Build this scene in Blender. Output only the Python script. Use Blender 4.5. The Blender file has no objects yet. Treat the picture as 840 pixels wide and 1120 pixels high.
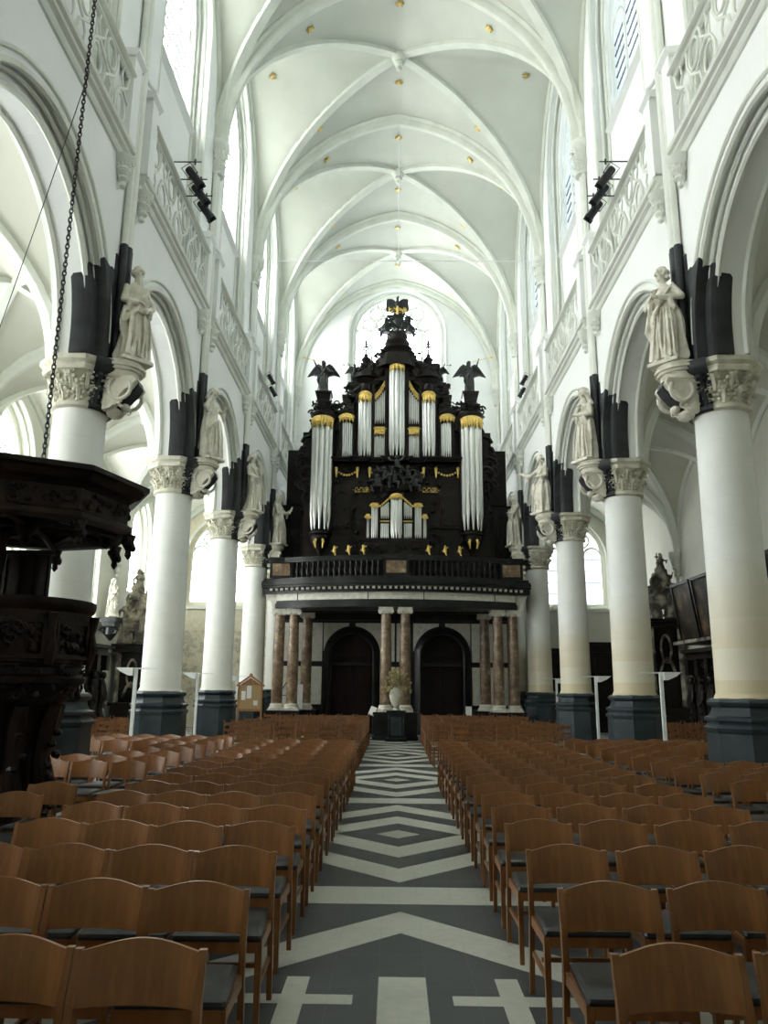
import bpy, math, random
from math import sin, cos, pi, sqrt, radians as R, hypot
from mathutils import Vector as V, Matrix as M4, noise
C = bpy.context.scene.collection
# ---------------------------------------------------------------- camera frame (nave axis = +Y, metres)
F, PITCH, YAW, ROLL, CX, CH = 839.8, .2250, .0144, .0088, -.061, 1.75
r0 = V((cos(YAW), sin(YAW), 0)); f0 = V((-sin(YAW), cos(YAW), 0))
fw = f0*cos(PITCH)+V((0, 0, sin(PITCH))); up = V((0, 0, cos(PITCH)))-f0*sin(PITCH)
ri = r0*cos(ROLL)+up*sin(ROLL); ui = up*cos(ROLL)-r0*sin(ROLL)
def at(px, py, Y):
    d = fw+ri*((px-420)/F)+ui*((560-py)/F)
    return V((CX, 0, CH))+d*(Y/d.y)
cd = bpy.data.cameras.new('camera'); cam = bpy.data.objects.new('camera', cd); C.objects.link(cam)
cd.sensor_fit = 'VERTICAL'; cd.sensor_height = 36; cd.lens = F/1120*36; cd.clip_end = 200
cam.matrix_world = M4(((ri.x, ui.x, -fw.x, CX), (ri.y, ui.y, -fw.y, 0), (ri.z, ui.z, -fw.z, CH), (0, 0, 0, 1)))
bpy.context.scene.camera = cam

# ---------------------------------------------------------------- materials
class NT:
    def __init__(s, name):
        s.m = bpy.data.materials.new(name); s.m.use_nodes = True
        s.t = s.m.node_tree; s.t.nodes.clear()
        s.out = s.n('ShaderNodeOutputMaterial')
        s.geo = s.n('ShaderNodeNewGeometry'); s.tc = s.n('ShaderNodeTexCoord')
    def n(s, k, **a):
        x = s.t.nodes.new(k)
        for q, v in a.items(): setattr(x, q, v)
        return x
    def set(s, sock, v):
        if isinstance(v, (int, float)): sock.default_value = v
        elif isinstance(v, tuple): sock.default_value = v if len(v) == 4 or sock.type == 'VECTOR' else v+(1,)
        else: s.t.links.new(v, sock)
    def ma(s, op, a, b=0., c=0.):
        x = s.n('ShaderNodeMath', operation=op)
        s.set(x.inputs[0], a); s.set(x.inputs[1], b)
        if op in ('COMPARE', 'MULTIPLY_ADD'): s.set(x.inputs[2], c)
        return x.outputs[0]
    def mix(s, f, a, b):
        x = s.n('ShaderNodeMix', data_type='RGBA'); s.set(x.inputs[0], f); s.set(x.inputs[6], a); s.set(x.inputs[7], b)
        return x.outputs[2]
    def noise(s, scale, detail=3, vec=None, stretch=None, rough=.5):
        x = s.n('ShaderNodeTexNoise'); x.inputs['Scale'].default_value = scale; x.inputs['Detail'].default_value = detail
        x.inputs['Roughness'].default_value = rough
        v = vec or s.geo.outputs['Position']
        if stretch:
            mp = s.n('ShaderNodeMapping'); s.t.links.new(v, mp.inputs[0]); mp.inputs[3].default_value = stretch; v = mp.outputs[0]
        s.t.links.new(v, x.inputs['Vector']); return x.outputs[0]
    def ramp(s, f, *st):
        x = s.n('ShaderNodeValToRGB'); s.set(x.inputs[0], f); e = x.color_ramp.elements
        while len(e) < len(st): e.new(.5)
        for k, (p, c) in enumerate(st): e[k].position = p; e[k].color = (c+(1,)) if isinstance(c, tuple) else (c, c, c, 1)
        return x.outputs[0]
    def bump(s, h, st=.3, d=.02):
        x = s.n('ShaderNodeBump'); x.inputs['Strength'].default_value = st; x.inputs['Distance'].default_value = d
        s.set(x.inputs['Height'], h); return x.outputs[0]
    def bsdf(s, col, rough=.6, metal=0., normal=None, spec=.5, coat=0.):
        b = s.n('ShaderNodeBsdfPrincipled'); s.set(b.inputs['Base Color'], col); s.set(b.inputs['Roughness'], rough)
        b.inputs['Metallic'].default_value = metal; b.inputs['Specular IOR Level'].default_value = spec
        b.inputs['Coat Weight'].default_value = coat
        if normal: s.t.links.new(normal, b.inputs['Normal'])
        s.t.links.new(b.outputs[0], s.out.inputs[0]); return s.m
MAT = {}
def mk(name, f):
    t = NT(name); f(t); MAT[name] = t.m
def simple(name, a, b, scale=4, rough=.6, metal=0., bump=0., bs=30, spec=.5, coat=0., stretch=None, obj=False, lo=.35, hi=.65):
    def f(t):
        vec = t.tc.outputs['Object'] if obj else None
        c = t.ramp(t.noise(scale, 4, vec=vec, stretch=stretch), (lo, a), (hi, b))
        nm = t.bump(t.noise(bs, 4), bump) if bump else None
        t.bsdf(c, rough, metal, nm, spec, coat)
    mk(name, f)
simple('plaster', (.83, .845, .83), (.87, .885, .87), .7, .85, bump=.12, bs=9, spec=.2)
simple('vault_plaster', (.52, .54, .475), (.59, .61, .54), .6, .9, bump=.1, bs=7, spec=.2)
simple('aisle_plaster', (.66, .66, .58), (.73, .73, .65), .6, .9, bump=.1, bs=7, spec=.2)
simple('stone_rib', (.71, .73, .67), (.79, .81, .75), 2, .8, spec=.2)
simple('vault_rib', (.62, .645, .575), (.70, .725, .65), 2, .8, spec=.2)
simple('old_stone', (.55, .53, .43), (.73, .71, .6), 5, .75, bump=.25, bs=25)
simple('white_marble', (.62, .60, .52), (.80, .78, .70), 6, .45, bump=.1, bs=12)
simple('statue_stone', (.60, .57, .47), (.80, .77, .68), 7, .6, bump=.3, bs=22, obj=True)
simple('black_paint', (.022, .024, .026), (.040, .044, .048), 3, .55, spec=.3)
simple('blue_stone', (.022, .033, .040), (.042, .058, .066), 2.5, .36, bump=.05, spec=.35)
simple('black_marble', (.006, .007, .007), (.016, .018, .017), 3, .3, spec=.3)
simple('dark_oak', (.004, .003, .0025), (.012, .008, .006), 6, .42, bump=.35, bs=24, spec=.22)
simple('pulpit_oak', (.007, .0035, .0025), (.020, .010, .007), 5, .4, bump=.3, bs=26, spec=.22)
simple('confessional_oak', (.005, .004, .003), (.018, .013, .010), 7, .42, bump=.6, bs=14, spec=.25)
simple('gilding', (.60, .40, .09), (.92, .70, .24), 22, .38, metal=.75, bump=.4, bs=60)
simple('pipe_metal', (.62, .63, .60), (.80, .81, .78), 3, .33, metal=.7, stretch=(6, 6, .5))
simple('dark_bronze', (.005, .006, .006), (.018, .02, .02), 9, .35, bump=.3, bs=30)
simple('seat_leather', (.012, .014, .015), (.026, .029, .031), 12, .42, bump=.15, bs=120)
simple('iron', (.012, .012, .014), (.03, .03, .033), 10, .5)
simple('lamp_black', (.006, .007, .010), (.014, .015, .02), 10, .4)
simple('white_paint', (.74, .76, .76), (.80, .82, .82), 5, .5)
simple('lead', (.10, .11, .12), (.18, .19, .2), 8, .6)
simple('red_door', (.009, .003, .0025), (.020, .006, .005), 5, .5, spec=.2, stretch=(1, 1, .2))
simple('notice_wood', (.26, .12, .045), (.36, .18, .07), 10, .5, stretch=(1, 1, .2))
simple('cork', (.36, .24, .11), (.46, .33, .17), 60, .9)
simple('paper', (.75, .75, .72), (.82, .82, .8), 30, .8)
simple('dried_flowers', (.22, .18, .07), (.55, .47, .24), 40, .9)
simple('altar_stone', (.045, .04, .032), (.34, .31, .24), 2.4, .6, bump=.5, bs=12, lo=.42, hi=.6)
simple('rush', (.14, .09, .045), (.24, .17, .09), 40, .8, bump=.4, bs=90)
def f_col(t):
    z = t.n('ShaderNodeSeparateXYZ'); t.t.links.new(t.geo.outputs['Position'], z.inputs[0])
    nz = t.noise(.9, 3); n2 = t.noise(3, 4)
    hz = t.ma('ADD', z.outputs[2], t.ma('MULTIPLY', nz, .9))
    st = t.ramp(t.ma('MULTIPLY', hz, .1), (.16, 1.), (.30, .85), (.385, .35), (.43, 0.))
    side = t.ma('GREATER_THAN', z.outputs[0], 0.)
    st = t.ma('MULTIPLY', st, t.ma('ADD', t.ma('MULTIPLY', side, .72), .12))
    wn = t.n('ShaderNodeTexWhiteNoise', noise_dimensions='1D'); t.t.links.new(t.ma('FLOOR', t.ma('MULTIPLY', z.outputs[2], 2.1)), wn.inputs['W'])
    st = t.ma('MULTIPLY', st, t.ma('ADD', t.ma('MULTIPLY', wn.outputs[0], .4), .72))
    fr = t.ma('FRACT', t.ma('MULTIPLY', z.outputs[2], 2.1))
    jn = t.ma('LESS_THAN', fr, .03)
    c = t.mix(st, t.ramp(n2, (.3, (.83, .84, .81)), (.7, (.88, .89, .86))), (.60, .50, .29))
    c = t.mix(t.ma('MULTIPLY', jn, .09), c, (.5, .47, .38))
    t.bsdf(c, .6, 0, t.bump(n2, .1))
mk('column_paint', f_col)
def f_wood(t):
    oi = t.n('ShaderNodeObjectInfo')
    n = t.noise(2, 4, vec=t.tc.outputs['Object'], stretch=(9, 3, 1.2), rough=.6)
    n2 = t.noise(26, 5, vec=t.tc.outputs['Object'], stretch=(.35, 1, 3.5), rough=.6)
    a = t.ramp(n, (.3, (.155, .060, .017)), (.7, (.32, .138, .044)))
    c = t.mix(t.ma('MULTIPLY', n2, .38), a, (.11, .036, .012))
    c2 = t.mix(t.ma('MULTIPLY', oi.outputs['Random'], .4), c, (.25, .10, .033))
    t.bsdf(c2, .30, 0, t.bump(n2, .05), .45)
mk('chair_wood', f_wood)
def f_lw(t):
    oi = t.n('ShaderNodeObjectInfo')
    a = t.ramp(t.noise(9, 4, stretch=(1, 1, .4)), (.3, (.07, .025, .008)), (.7, (.18, .075, .025)))
    t.bsdf(t.mix(t.ma('MULTIPLY', oi.outputs['Random'], .6), a, (.25, .11, .04)), .36)
mk('old_chair_wood', f_lw)
def f_rm(t):
    n = t.noise(3.2, 6, rough=.7); v = t.noise(9, 6, rough=.8)
    c = t.ramp(n, (.3, (.07, .042, .026)), (.48, (.18, .115, .070)), (.60, (.28, .20, .125)), (.70, (.52, .45, .32)))
    c = t.mix(t.ramp(v, (.58, 0.), (.64, .6)), c, (.55, .49, .38))
    t.bsdf(c, .28)
mk('red_marble', f_rm)
def f_vm(t):
    n = t.noise(2.6, 6, rough=.7)
    t.bsdf(t.ramp(n, (.35, (.52, .52, .46)), (.5, (.66, .65, .58)), (.7, (.40, .41, .37))), .35)
mk('veined_marble', f_vm)
def f_paint(t):
    n = t.noise(1.4, 6, rough=.65); n2 = t.noise(5, 5, rough=.7)
    c = t.ramp(n, (.36, (.008, .007, .005)), (.5, (.035, .024, .014)), (.60, (.11, .075, .04)), (.68, (.22, .17, .09)))
    c = t.mix(t.ma('MULTIPLY', n2, .6), c, (.02, .018, .015))
    t.bsdf(c, .55, spec=.2)
mk('old_painting', f_paint)
def f_mural(t):
    z = t.n('ShaderNodeSeparateXYZ'); t.t.links.new(t.geo.outputs['Position'], z.inputs[0])
    n = t.noise(2.2, 7, rough=.75); n2 = t.noise(7, 4, rough=.7)
    m = t.ramp(n, (.50, 0.), (.56, .8), (.60, .15), (.66, .8))
    zz = t.ma('MULTIPLY', t.ma('GREATER_THAN', z.outputs[2], 1.2), t.ma('LESS_THAN', z.outputs[2], 4.2))
    c = t.mix(t.ma('MULTIPLY', m, zz), t.ramp(n2, (.3, (.62, .57, .42)), (.7, (.76, .72, .57))), (.30, .28, .24))
    t.bsdf(c, .85)
mk('faded_mural', f_mural)
def f_glass(tint, white):
    def f(t):
        s3 = t.n('ShaderNodeSeparateXYZ'); t.t.links.new(t.tc.outputs['Object'], s3.inputs[0])
        u = t.ma('ADD', s3.outputs[0], s3.outputs[1])
        g1 = t.ma('LESS_THAN', t.ma('FRACT', t.ma('MULTIPLY', u, 5.6)), .07)
        g2 = t.ma('LESS_THAN', t.ma('FRACT', t.ma('MULTIPLY', s3.outputs[2], 4.3)), .055)
        ln = t.ma('MAXIMUM', g1, g2)
        tr = t.n('ShaderNodeBsdfTransparent'); t.set(tr.inputs[0], tint)
        tl = t.n('ShaderNodeBsdfTranslucent'); t.set(tl.inputs[0], (.9, .93, .95))
        m1 = t.n('ShaderNodeMixShader'); m1.inputs[0].default_value = white
        t.t.links.new(tr.outputs[0], m1.inputs[1]); t.t.links.new(tl.outputs[0], m1.inputs[2])
        df = t.n('ShaderNodeBsdfDiffuse'); t.set(df.inputs[0], (.10, .12, .14))
        m2 = t.n('ShaderNodeMixShader'); t.t.links.new(t.ma('MULTIPLY', ln, .6), m2.inputs[0])
        t.t.links.new(m1.outputs[0], m2.inputs[1]); t.t.links.new(df.outputs[0], m2.inputs[2])
        t.t.links.new(m2.outputs[0], t.out.inputs[0])
    return f
mk('leaded_glass', f_glass((.93, .97, 1.), .15))
def f_floor(t):
    s3 = t.n('ShaderNodeSeparateXYZ'); t.t.links.new(t.geo.outputs['Position'], s3.inputs[0])
    X, Y = s3.outputs[0], s3.outputs[1]; ax = t.ma('ABSOLUTE', X)
    A = lambda *k: t.ma('MULTIPLY', k[0], k[1]) if len(k) == 2 else t.ma('MULTIPLY', A(*k[:-1]), k[-1])
    O = lambda *k: t.ma('MAXIMUM', k[0], k[1]) if len(k) == 2 else t.ma('MAXIMUM', O(*k[:-1]), k[-1])
    gt = lambda a, b: t.ma('GREATER_THAN', a, b); lt = lambda a, b: t.ma('LESS_THAN', a, b)
    cyc = t.ma('SUBTRACT', t.ma('MULTIPLY', t.ma('FRACT', t.ma('DIVIDE', t.ma('SUBTRACT', Y, 7.22), 5.7)), 5.7), 2.85)
    v = t.ma('ABSOLUTE', cyc); r = t.ma('ADD', ax, v)
    main = O(gt(v, 2.57), lt(r, .27), A(gt(r, .77), lt(r, 1.33)), A(gt(r, 1.85), lt(r, 2.4)))
    main = A(main, gt(Y, 6.9))
    r2 = t.ma('ADD', t.ma('MULTIPLY', ax, .95), Y)
    near = O(A(gt(r2, 6.17), lt(r2, 6.72)), A(lt(ax, .145), lt(Y, 5.29)), A(gt(ax, .57), lt(ax, .71), lt(Y, 5.28)),
             A(gt(ax, .29), lt(ax, 1.0), gt(Y, 4.86), lt(Y, 5.0)))
    near = A(near, lt(Y, 6.9))
    lane = A(O(main, near), lt(ax, 2.95))
    # side paving: grey slabs, pale ones painting in the lit glossy floor
    cx = t.ma('FLOOR', t.ma('DIVIDE', X, .58)); cy = t.ma('FLOOR', t.ma('DIVIDE', Y, .58))
    chk = lt(t.ma('ABSOLUTE', t.ma('MODULO', t.ma('ADD', cx, cy), 2.)), .5)
    side = A(chk, gt(ax, 2.95))
    wh = O(lane, side)
    jx = lt(t.ma('ABSOLUTE', t.ma('SUBTRACT', t.ma('FRACT', t.ma('DIVIDE', t.ma('ADD', X, .145), .29)), .5)), .49)
    jy = lt(t.ma('ABSOLUTE', t.ma('SUBTRACT', t.ma('FRACT', t.ma('DIVIDE', Y, .57)), .5)), .493)
    jn = t.ma('SUBTRACT', 1., A(jx, jy))
    n = t.noise(3, 5, rough=.65); n2 = t.noise(14, 5)
    wc = t.mix(n2, (.41, .42, .375), (.56, .57, .51)); dc = t.mix(n, (.032, .037, .042), (.072, .080, .085))
    c = t.mix(wh, dc, wc); c = t.mix(t.ma('MULTIPLY', jn, .22), c, (.2, .2, .19))
    t.bsdf(c, t.ma('ADD', t.ma('MULTIPLY', n, .25), .28), 0, t.bump(n2, .03))
mk('marble_floor', f_floor)

# ---------------------------------------------------------------- mesh building
class MB:
    def __init__(s): s.v = []; s.f = []
    def add(s, vs, fs, m=None):
        k = len(s.v)
        s.v += [tuple(m @ V(p)) for p in vs] if m else [tuple(p) for p in vs]
        s.f += [tuple(i+k for i in f) for f in fs]; return s
    def box(s, x0, x1, y0, y1, z0, z1, m=None, taper=0.):
        t = taper; p = [(x0, y0, z0), (x1, y0, z0), (x1, y1, z0), (x0, y1, z0), (x0+t, y0+t, z1), (x1-t, y0+t, z1), (x1-t, y1-t, z1), (x0+t, y1-t, z1)]
        return s.add(p, [(3, 2, 1, 0), (4, 5, 6, 7), (0, 1, 5, 4), (1, 2, 6, 5), (2, 3, 7, 6), (3, 0, 4, 7)], m)
    def lathe(s, prof, n=24, c=(0, 0, 0), m=None, ph=0., a0=0., a1=2*pi, sx=1., sy=1., cap=True):
        full = abs(a1-a0-2*pi) < 1e-6; k = n if full else n+1; vs = []; fs = []
        for r, z in prof:
            for i in range(k):
                a = a0+(a1-a0)*i/n+ph; vs.append((c[0]+r*cos(a)*sx, c[1]+r*sin(a)*sy, c[2]+z))
        for j in range(len(prof)-1):
            for i in range(n):
                b = (i+1) % k; fs.append((j*k+i, j*k+b, (j+1)*k+b, (j+1)*k+i))
        if cap and full: fs += [tuple(range(k))[::-1], tuple(range((len(prof)-1)*k, len(prof)*k))]
        return s.add(vs, fs, m)
    def tube(s, pts, r, n=8, m=None, closed=False):
        pts = [V(p) for p in pts]; N = len(pts); rs = r if isinstance(r, (list, tuple)) else [r]*N; vs = []; fs = []
        u = None
        for i, p in enumerate(pts):
            a = pts[(i-1) % N] if (i or closed) else p; b = pts[(i+1) % N] if (i < N-1 or closed) else p
            t = (b-a).normalized()
            if u is None: u = t.orthogonal().normalized()
            u = (u-t*u.dot(t)); u = u.normalized() if u.length > 1e-6 else t.orthogonal().normalized(); w = t.cross(u)
            for k in range(n):
                q = 2*pi*k/n; vs.append(p+(u*cos(q)+w*sin(q))*rs[i])
        L = N if closed else N-1
        for i in range(L):
            for k in range(n):
                j = (i+1) % N; fs.append((i*n+k, i*n+(k+1) % n, j*n+(k+1) % n, j*n+k))
        if not closed: fs += [tuple(range(n))[::-1], tuple(range((N-1)*n, N*n))]
        return s.add(vs, fs, m)
    def ell(s, c, r, m=None, n=10, k=6, rot=None):
        if isinstance(r, (int, float)): r = (r, r, r)
        vs = [(0, 0, -1)]; fs = []
        for j in range(1, k):
            a = -pi/2+pi*j/k
            vs += [(cos(a)*cos(2*pi*i/n), cos(a)*sin(2*pi*i/n), sin(a)) for i in range(n)]
        vs.append((0, 0, 1)); T = len(vs)-1
        for i in range(n):
            fs.append((0, 1+(i+1) % n, 1+i)); fs.append((T, 1+(k-2)*n+i, 1+(k-2)*n+(i+1) % n))
            for j in range(k-2): fs.append((1+j*n+i, 1+j*n+(i+1) % n, 1+(j+1)*n+(i+1) % n, 1+(j+1)*n+i))
        q = rot or M4.Identity(3)
        vs = [V(c)+q @ V((p[0]*r[0], p[1]*r[1], p[2]*r[2])) for p in vs]
        return s.add(vs, fs, m)
    def prism(s, poly, a, b, axis='y', m=None, hole=False):
        """closed 2D polygon extruded; axis y: poly=(x,z); x: (y,z); z: (x,y)"""
        n = len(poly)
        P = {'y': lambda p, t: (p[0], t, p[1]), 'x': lambda p, t: (t, p[0], p[1]), 'z': lambda p, t: (p[0], p[1], t)}[axis]
        vs = [P(p, a) for p in poly]+[P(p, b) for p in poly]
        fs = [(i, (i+1) % n, n+(i+1) % n, n+i) for i in range(n)]+[tuple(range(n))[::-1], tuple(range(n, 2*n))]
        return s.add(vs, fs, m)
    def sweep(s, path, prof, side):
        """profile (a along side, b along in-plane normal) swept along a planar path"""
        side = V(side).normalized(); path = [V(p) for p in path]; n = len(prof); vs = []; fs = []
        for i, p in enumerate(path):
            t = (path[min(i+1, len(path)-1)]-path[max(i-1, 0)]).normalized(); nn = side.cross(t).normalized()
            vs += [p+side*a+nn*b for a, b in prof]
        for i in range(len(path)-1):
            for k in range(n): fs.append((i*n+k, i*n+(k+1) % n, (i+1)*n+(k+1) % n, (i+1)*n+k))
        fs += [tuple(range(n))[::-1], tuple(range((len(path)-1)*n, len(path)*n))]
        return s.add(vs, fs)
    def mesh(s, name, mat, smooth=38):
        me = bpy.data.meshes.new(name); me.from_pydata(s.v, [], s.f); me.materials.append(MAT[mat])
        if smooth:
            me.polygons.foreach_set('use_smooth', [True]*len(me.polygons)); me.set_sharp_from_angle(angle=R(smooth))
        me.update(); return me
    def build(s, name, mat, parent=None, smooth=38, loc=None, fix=True):
        me = s.mesh(name, mat, smooth)
        if fix:
            import bmesh; bm = bmesh.new(); bm.from_mesh(me); bmesh.ops.recalc_face_normals(bm, faces=bm.faces); bm.to_mesh(me); bm.free()
        o = bpy.data.objects.new(name, me); C.objects.link(o)
        if parent: o.parent = parent
        if loc: o.location = loc
        return o
def tag(o, label=None, cat=None, group=None, kind=None):
    for k, v in (('label', label), ('category', cat), ('group', group), ('kind', kind)):
        if v: o[k] = v
    return o
def thing(name, label, cat, loc=(0, 0, 0), rz=0, group=None):
    o = bpy.data.objects.new(name, None); C.objects.link(o); o.location = loc; o.rotation_euler = (0, 0, rz); o.empty_display_size = .1
    return tag(o, label, cat, group)
def copy_tree(root, loc, rz=0, label=None, group=None, sc=None):
    r = root.copy(); C.objects.link(r); r.location = loc; r.rotation_euler = (0, 0, rz)
    if sc: r.scale = sc
    if label: r['label'] = label
    if group: r['group'] = group
    for ch in list(root.children):
        c = ch.copy(); C.objects.link(c); c.parent = r
        for g in ch.children:
            d = g.copy(); C.objects.link(d); d.parent = c
    return r
ORD = ['first', 'second', 'third', 'fourth', 'fifth', 'sixth', 'seventh', 'eighth', 'ninth', 'tenth', 'eleventh', 'twelfth', 'thirteenth',
       'fourteenth', 'fifteenth', 'sixteenth', 'seventeenth', 'eighteenth', 'nineteenth', 'twentieth']

# ---------------------------------------------------------------- geometry constants
S = 5.7; P0 = 6.56
PY = [P0+S*k for k in range(-2, 6)]          # -4.84 ... 35.06
PY = [P0+S*k for k in range(-2, 6)]; YEND = PY[-1]; YB = PY[0]
XW, XO, XA = 4.95, 5.85, 10.9               # nave wall face, aisle side of it, outer wall
ZS, ZC = 16.0, 21.6
def P(u, k):                                  # pointed arc, P(0)=1 P(1)=0, k = rise / half span
    c = max((k*k-1)/2, 0); Rr = 1+c; u = min(abs(u), 1.)
    q = sqrt(max(Rr*Rr-(u+c)**2, 0)); return q/sqrt(Rr*Rr-c*c)
def nave_z(x, y, yc):
    u = min(abs(x)/4.9, 1); v = min(abs(y-yc)/2.85, 1); k = 5.6/4.9
    return ZS+max(5.6*P(u, k), (5.6-.55*u*u)*P(v, k))
AX0, AX1 = XO, XA; AC = (AX0+AX1)/2; AH = (AX1-AX0)/2; ZAS, ZAC = 6.9, 10.3
def aisle_z(x, y, yc):
    u = min(abs(abs(x)-AC)/AH, 1); v = min(abs(y-yc)/2.85, 1)
    return ZAS+3.4*max(P(u, 1.43), P(v, 1.43))
def grid_surface(mb, x0, x1, y0, y1, zf, nx, ny):
    k = len(mb.v)
    for i in range(nx+1):
        for j in range(ny+1):
            x = x0+(x1-x0)*i/nx; y = y0+(y1-y0)*j/ny; mb.v.append((x, y, zf(x, y)))
    for i in range(nx):
        for j in range(ny):
            a = k+i*(ny+1)+j; mb.f.append((a, a+1, a+ny+2, a+ny+1))
def arch_wall(mb, sgn, xa, xb, y0, y1, zb, zt, yc, half, spring, apex, sill=None, n=14, flip=False):
    """wall slab between planes xa..xb (times sgn) pierced by a pointed opening; flip: slab runs along X instead"""
    k = (apex-spring)/half
    ys = [yc-half*cos(pi*i/(2*n)) for i in range(n)]+[yc]+[yc+half*sin(pi*i/(2*n)) for i in range(1, n+1)]
    zs = [spring+(apex-spring)*P(abs(y-yc)/half, k) for y in ys]
    zs[0] = zs[-1] = spring
    def q(x, y, z): return (y, x, z) if flip else (sgn*x, y, z)
    def quad(*p): mb.add([q(*a) for a in p], [(0, 1, 2, 3)])
    for x in (xa, xb):
        quad((x, y0, zb), (x, yc-half, zb), (x, yc-half, zt), (x, y0, zt)); quad((x, yc+half, zb), (x, y1, zb), (x, y1, zt), (x, yc+half, zt))
        for i in range(len(ys)-1): quad((x, ys[i], zs[i]), (x, ys[i+1], zs[i+1]), (x, ys[i+1], zt), (x, ys[i], zt))
        if sill is not None and sill > zb: quad((x, yc-half, zb), (x, yc+half, zb), (x, yc+half, sill), (x, yc-half, sill))
    for i in range(len(ys)-1): quad((xa, ys[i], zs[i]), (xb, ys[i], zs[i]), (xb, ys[i+1], zs[i+1]), (xa, ys[i+1], zs[i+1]))
    b = sill if sill is not None else zb
    for y in (yc-half, yc+half): quad((xa, y, b), (xb, y, b), (xb, y, spring), (xa, y, spring))
    if sill is not None: quad((xa, yc-half, sill), (xb, yc-half, sill), (xb, yc+half, sill), (xa, yc+half, sill))
    else:
        for a, b2 in ((y0, yc-half), (yc+half, y1)): quad((xa, a, zb), (xb, a, zb), (xb, b2, zb), (xa, b2, zb))
def arch_pts(x, yc, half, spring, apex, foot=None, n=14, flip=False):
    k = (apex-spring)/half
    ys = [yc-half*cos(pi*i/(2*n)) for i in range(n)]+[yc]+[yc+half*sin(pi*i/(2*n)) for i in range(1, n+1)]
    pts = [(y, spring+(apex-spring)*P(abs(y-yc)/half, k)) for y in ys]
    pts[0] = (ys[0], spring); pts[-1] = (ys[-1], spring)
    if foot is not None: pts = [(ys[0], foot)]+pts+[(ys[-1], foot)]
    return [(y, x, z) if flip else (x, y, z) for y, z in pts]

# ---------------------------------------------------------------- floor
tag(MB().box(-11.8, 11.8, YB-.5, YEND+.8, -.3, 0).build('floor', 'marble_floor', smooth=0), kind='structure')

# ---------------------------------------------------------------- nave walls
for sg, side in ((-1, 'left'), (1, 'right')):
    w = MB(); mo = MB(); cl = MB()
    for b in range(7):
        y0, y1 = PY[b], PY[b+1]; yc = (y0+y1)/2
        arch_wall(w, sg, XW, 5.17, y0, y1, 7.05, 11.05, yc, 2.42, 7.35, 9.85)
        arch_wall(w, sg, 5.17, 5.63, y0, y1, 7.05, 11.05, yc, 2.2, 7.35, 9.62)
        arch_wall(w, sg, 5.63, XO, y0, y1, 7.05, 11.05, yc, 2.42, 7.35, 9.85)
        w.box(sg*XW, sg*XO, y0, y1, 11.04, 11.06)
        for x, h, a in ((XW+.02, 2.42, 9.85), (5.17, 2.2, 9.62), (5.63, 2.2, 9.62)):
            mo.tube(arch_pts(sg*x, yc, h, 7.35, a, 7.06), .055, 6)
        mo.tube(arch_pts(sg*(XW-.02), yc, 2.55, 7.4, 10.0), .035, 6)
        mo.tube(arch_pts(sg*5.10, yc, 2.36, 7.35, 9.78, 7.06), .035, 6)
        # clerestory: deep embrasure running down to the balcony, then the window wall
        arch_wall(cl, sg, XW, 5.3, y0, y1, 11.05, 22.2, yc, 1.78, 18.3, 20.75)
        arch_wall(cl, sg, 5.3, 5.85, y0, y1, 11.05, 22.2, yc, 1.5, 17.9, 20.4, sill=15.55)
        for x, h, a in ((XW+.02, 1.78, 20.75), (5.14, 1.74, 20.7), (5.27, 1.66, 20.62), (5.33, 1.53, 20.42)):
            mo.tube(arch_pts(sg*x, yc, h, 18.3 if h > 1.5 else 17.9, a, 11.1 if h > 1.62 else 15.75), .045, 6)
        # sloping sill
        cl.prism([(sg*5.16, 15.4), (sg*5.31, 15.42), (sg*5.55, 15.75), (sg*5.55, 15.5), (sg*5.31, 15.3)], yc-1.62, yc+1.62)
        # string course under the balcony line
    tag(w.build('wall_'+side, 'plaster', smooth=25), kind='structure')
    t1 = bpy.data.objects['wall_'+side]
    cl.build('clerestory_wall', 'plaster', t1, smooth=25); mo.build('arch_moulding', 'stone_rib', t1)
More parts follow.
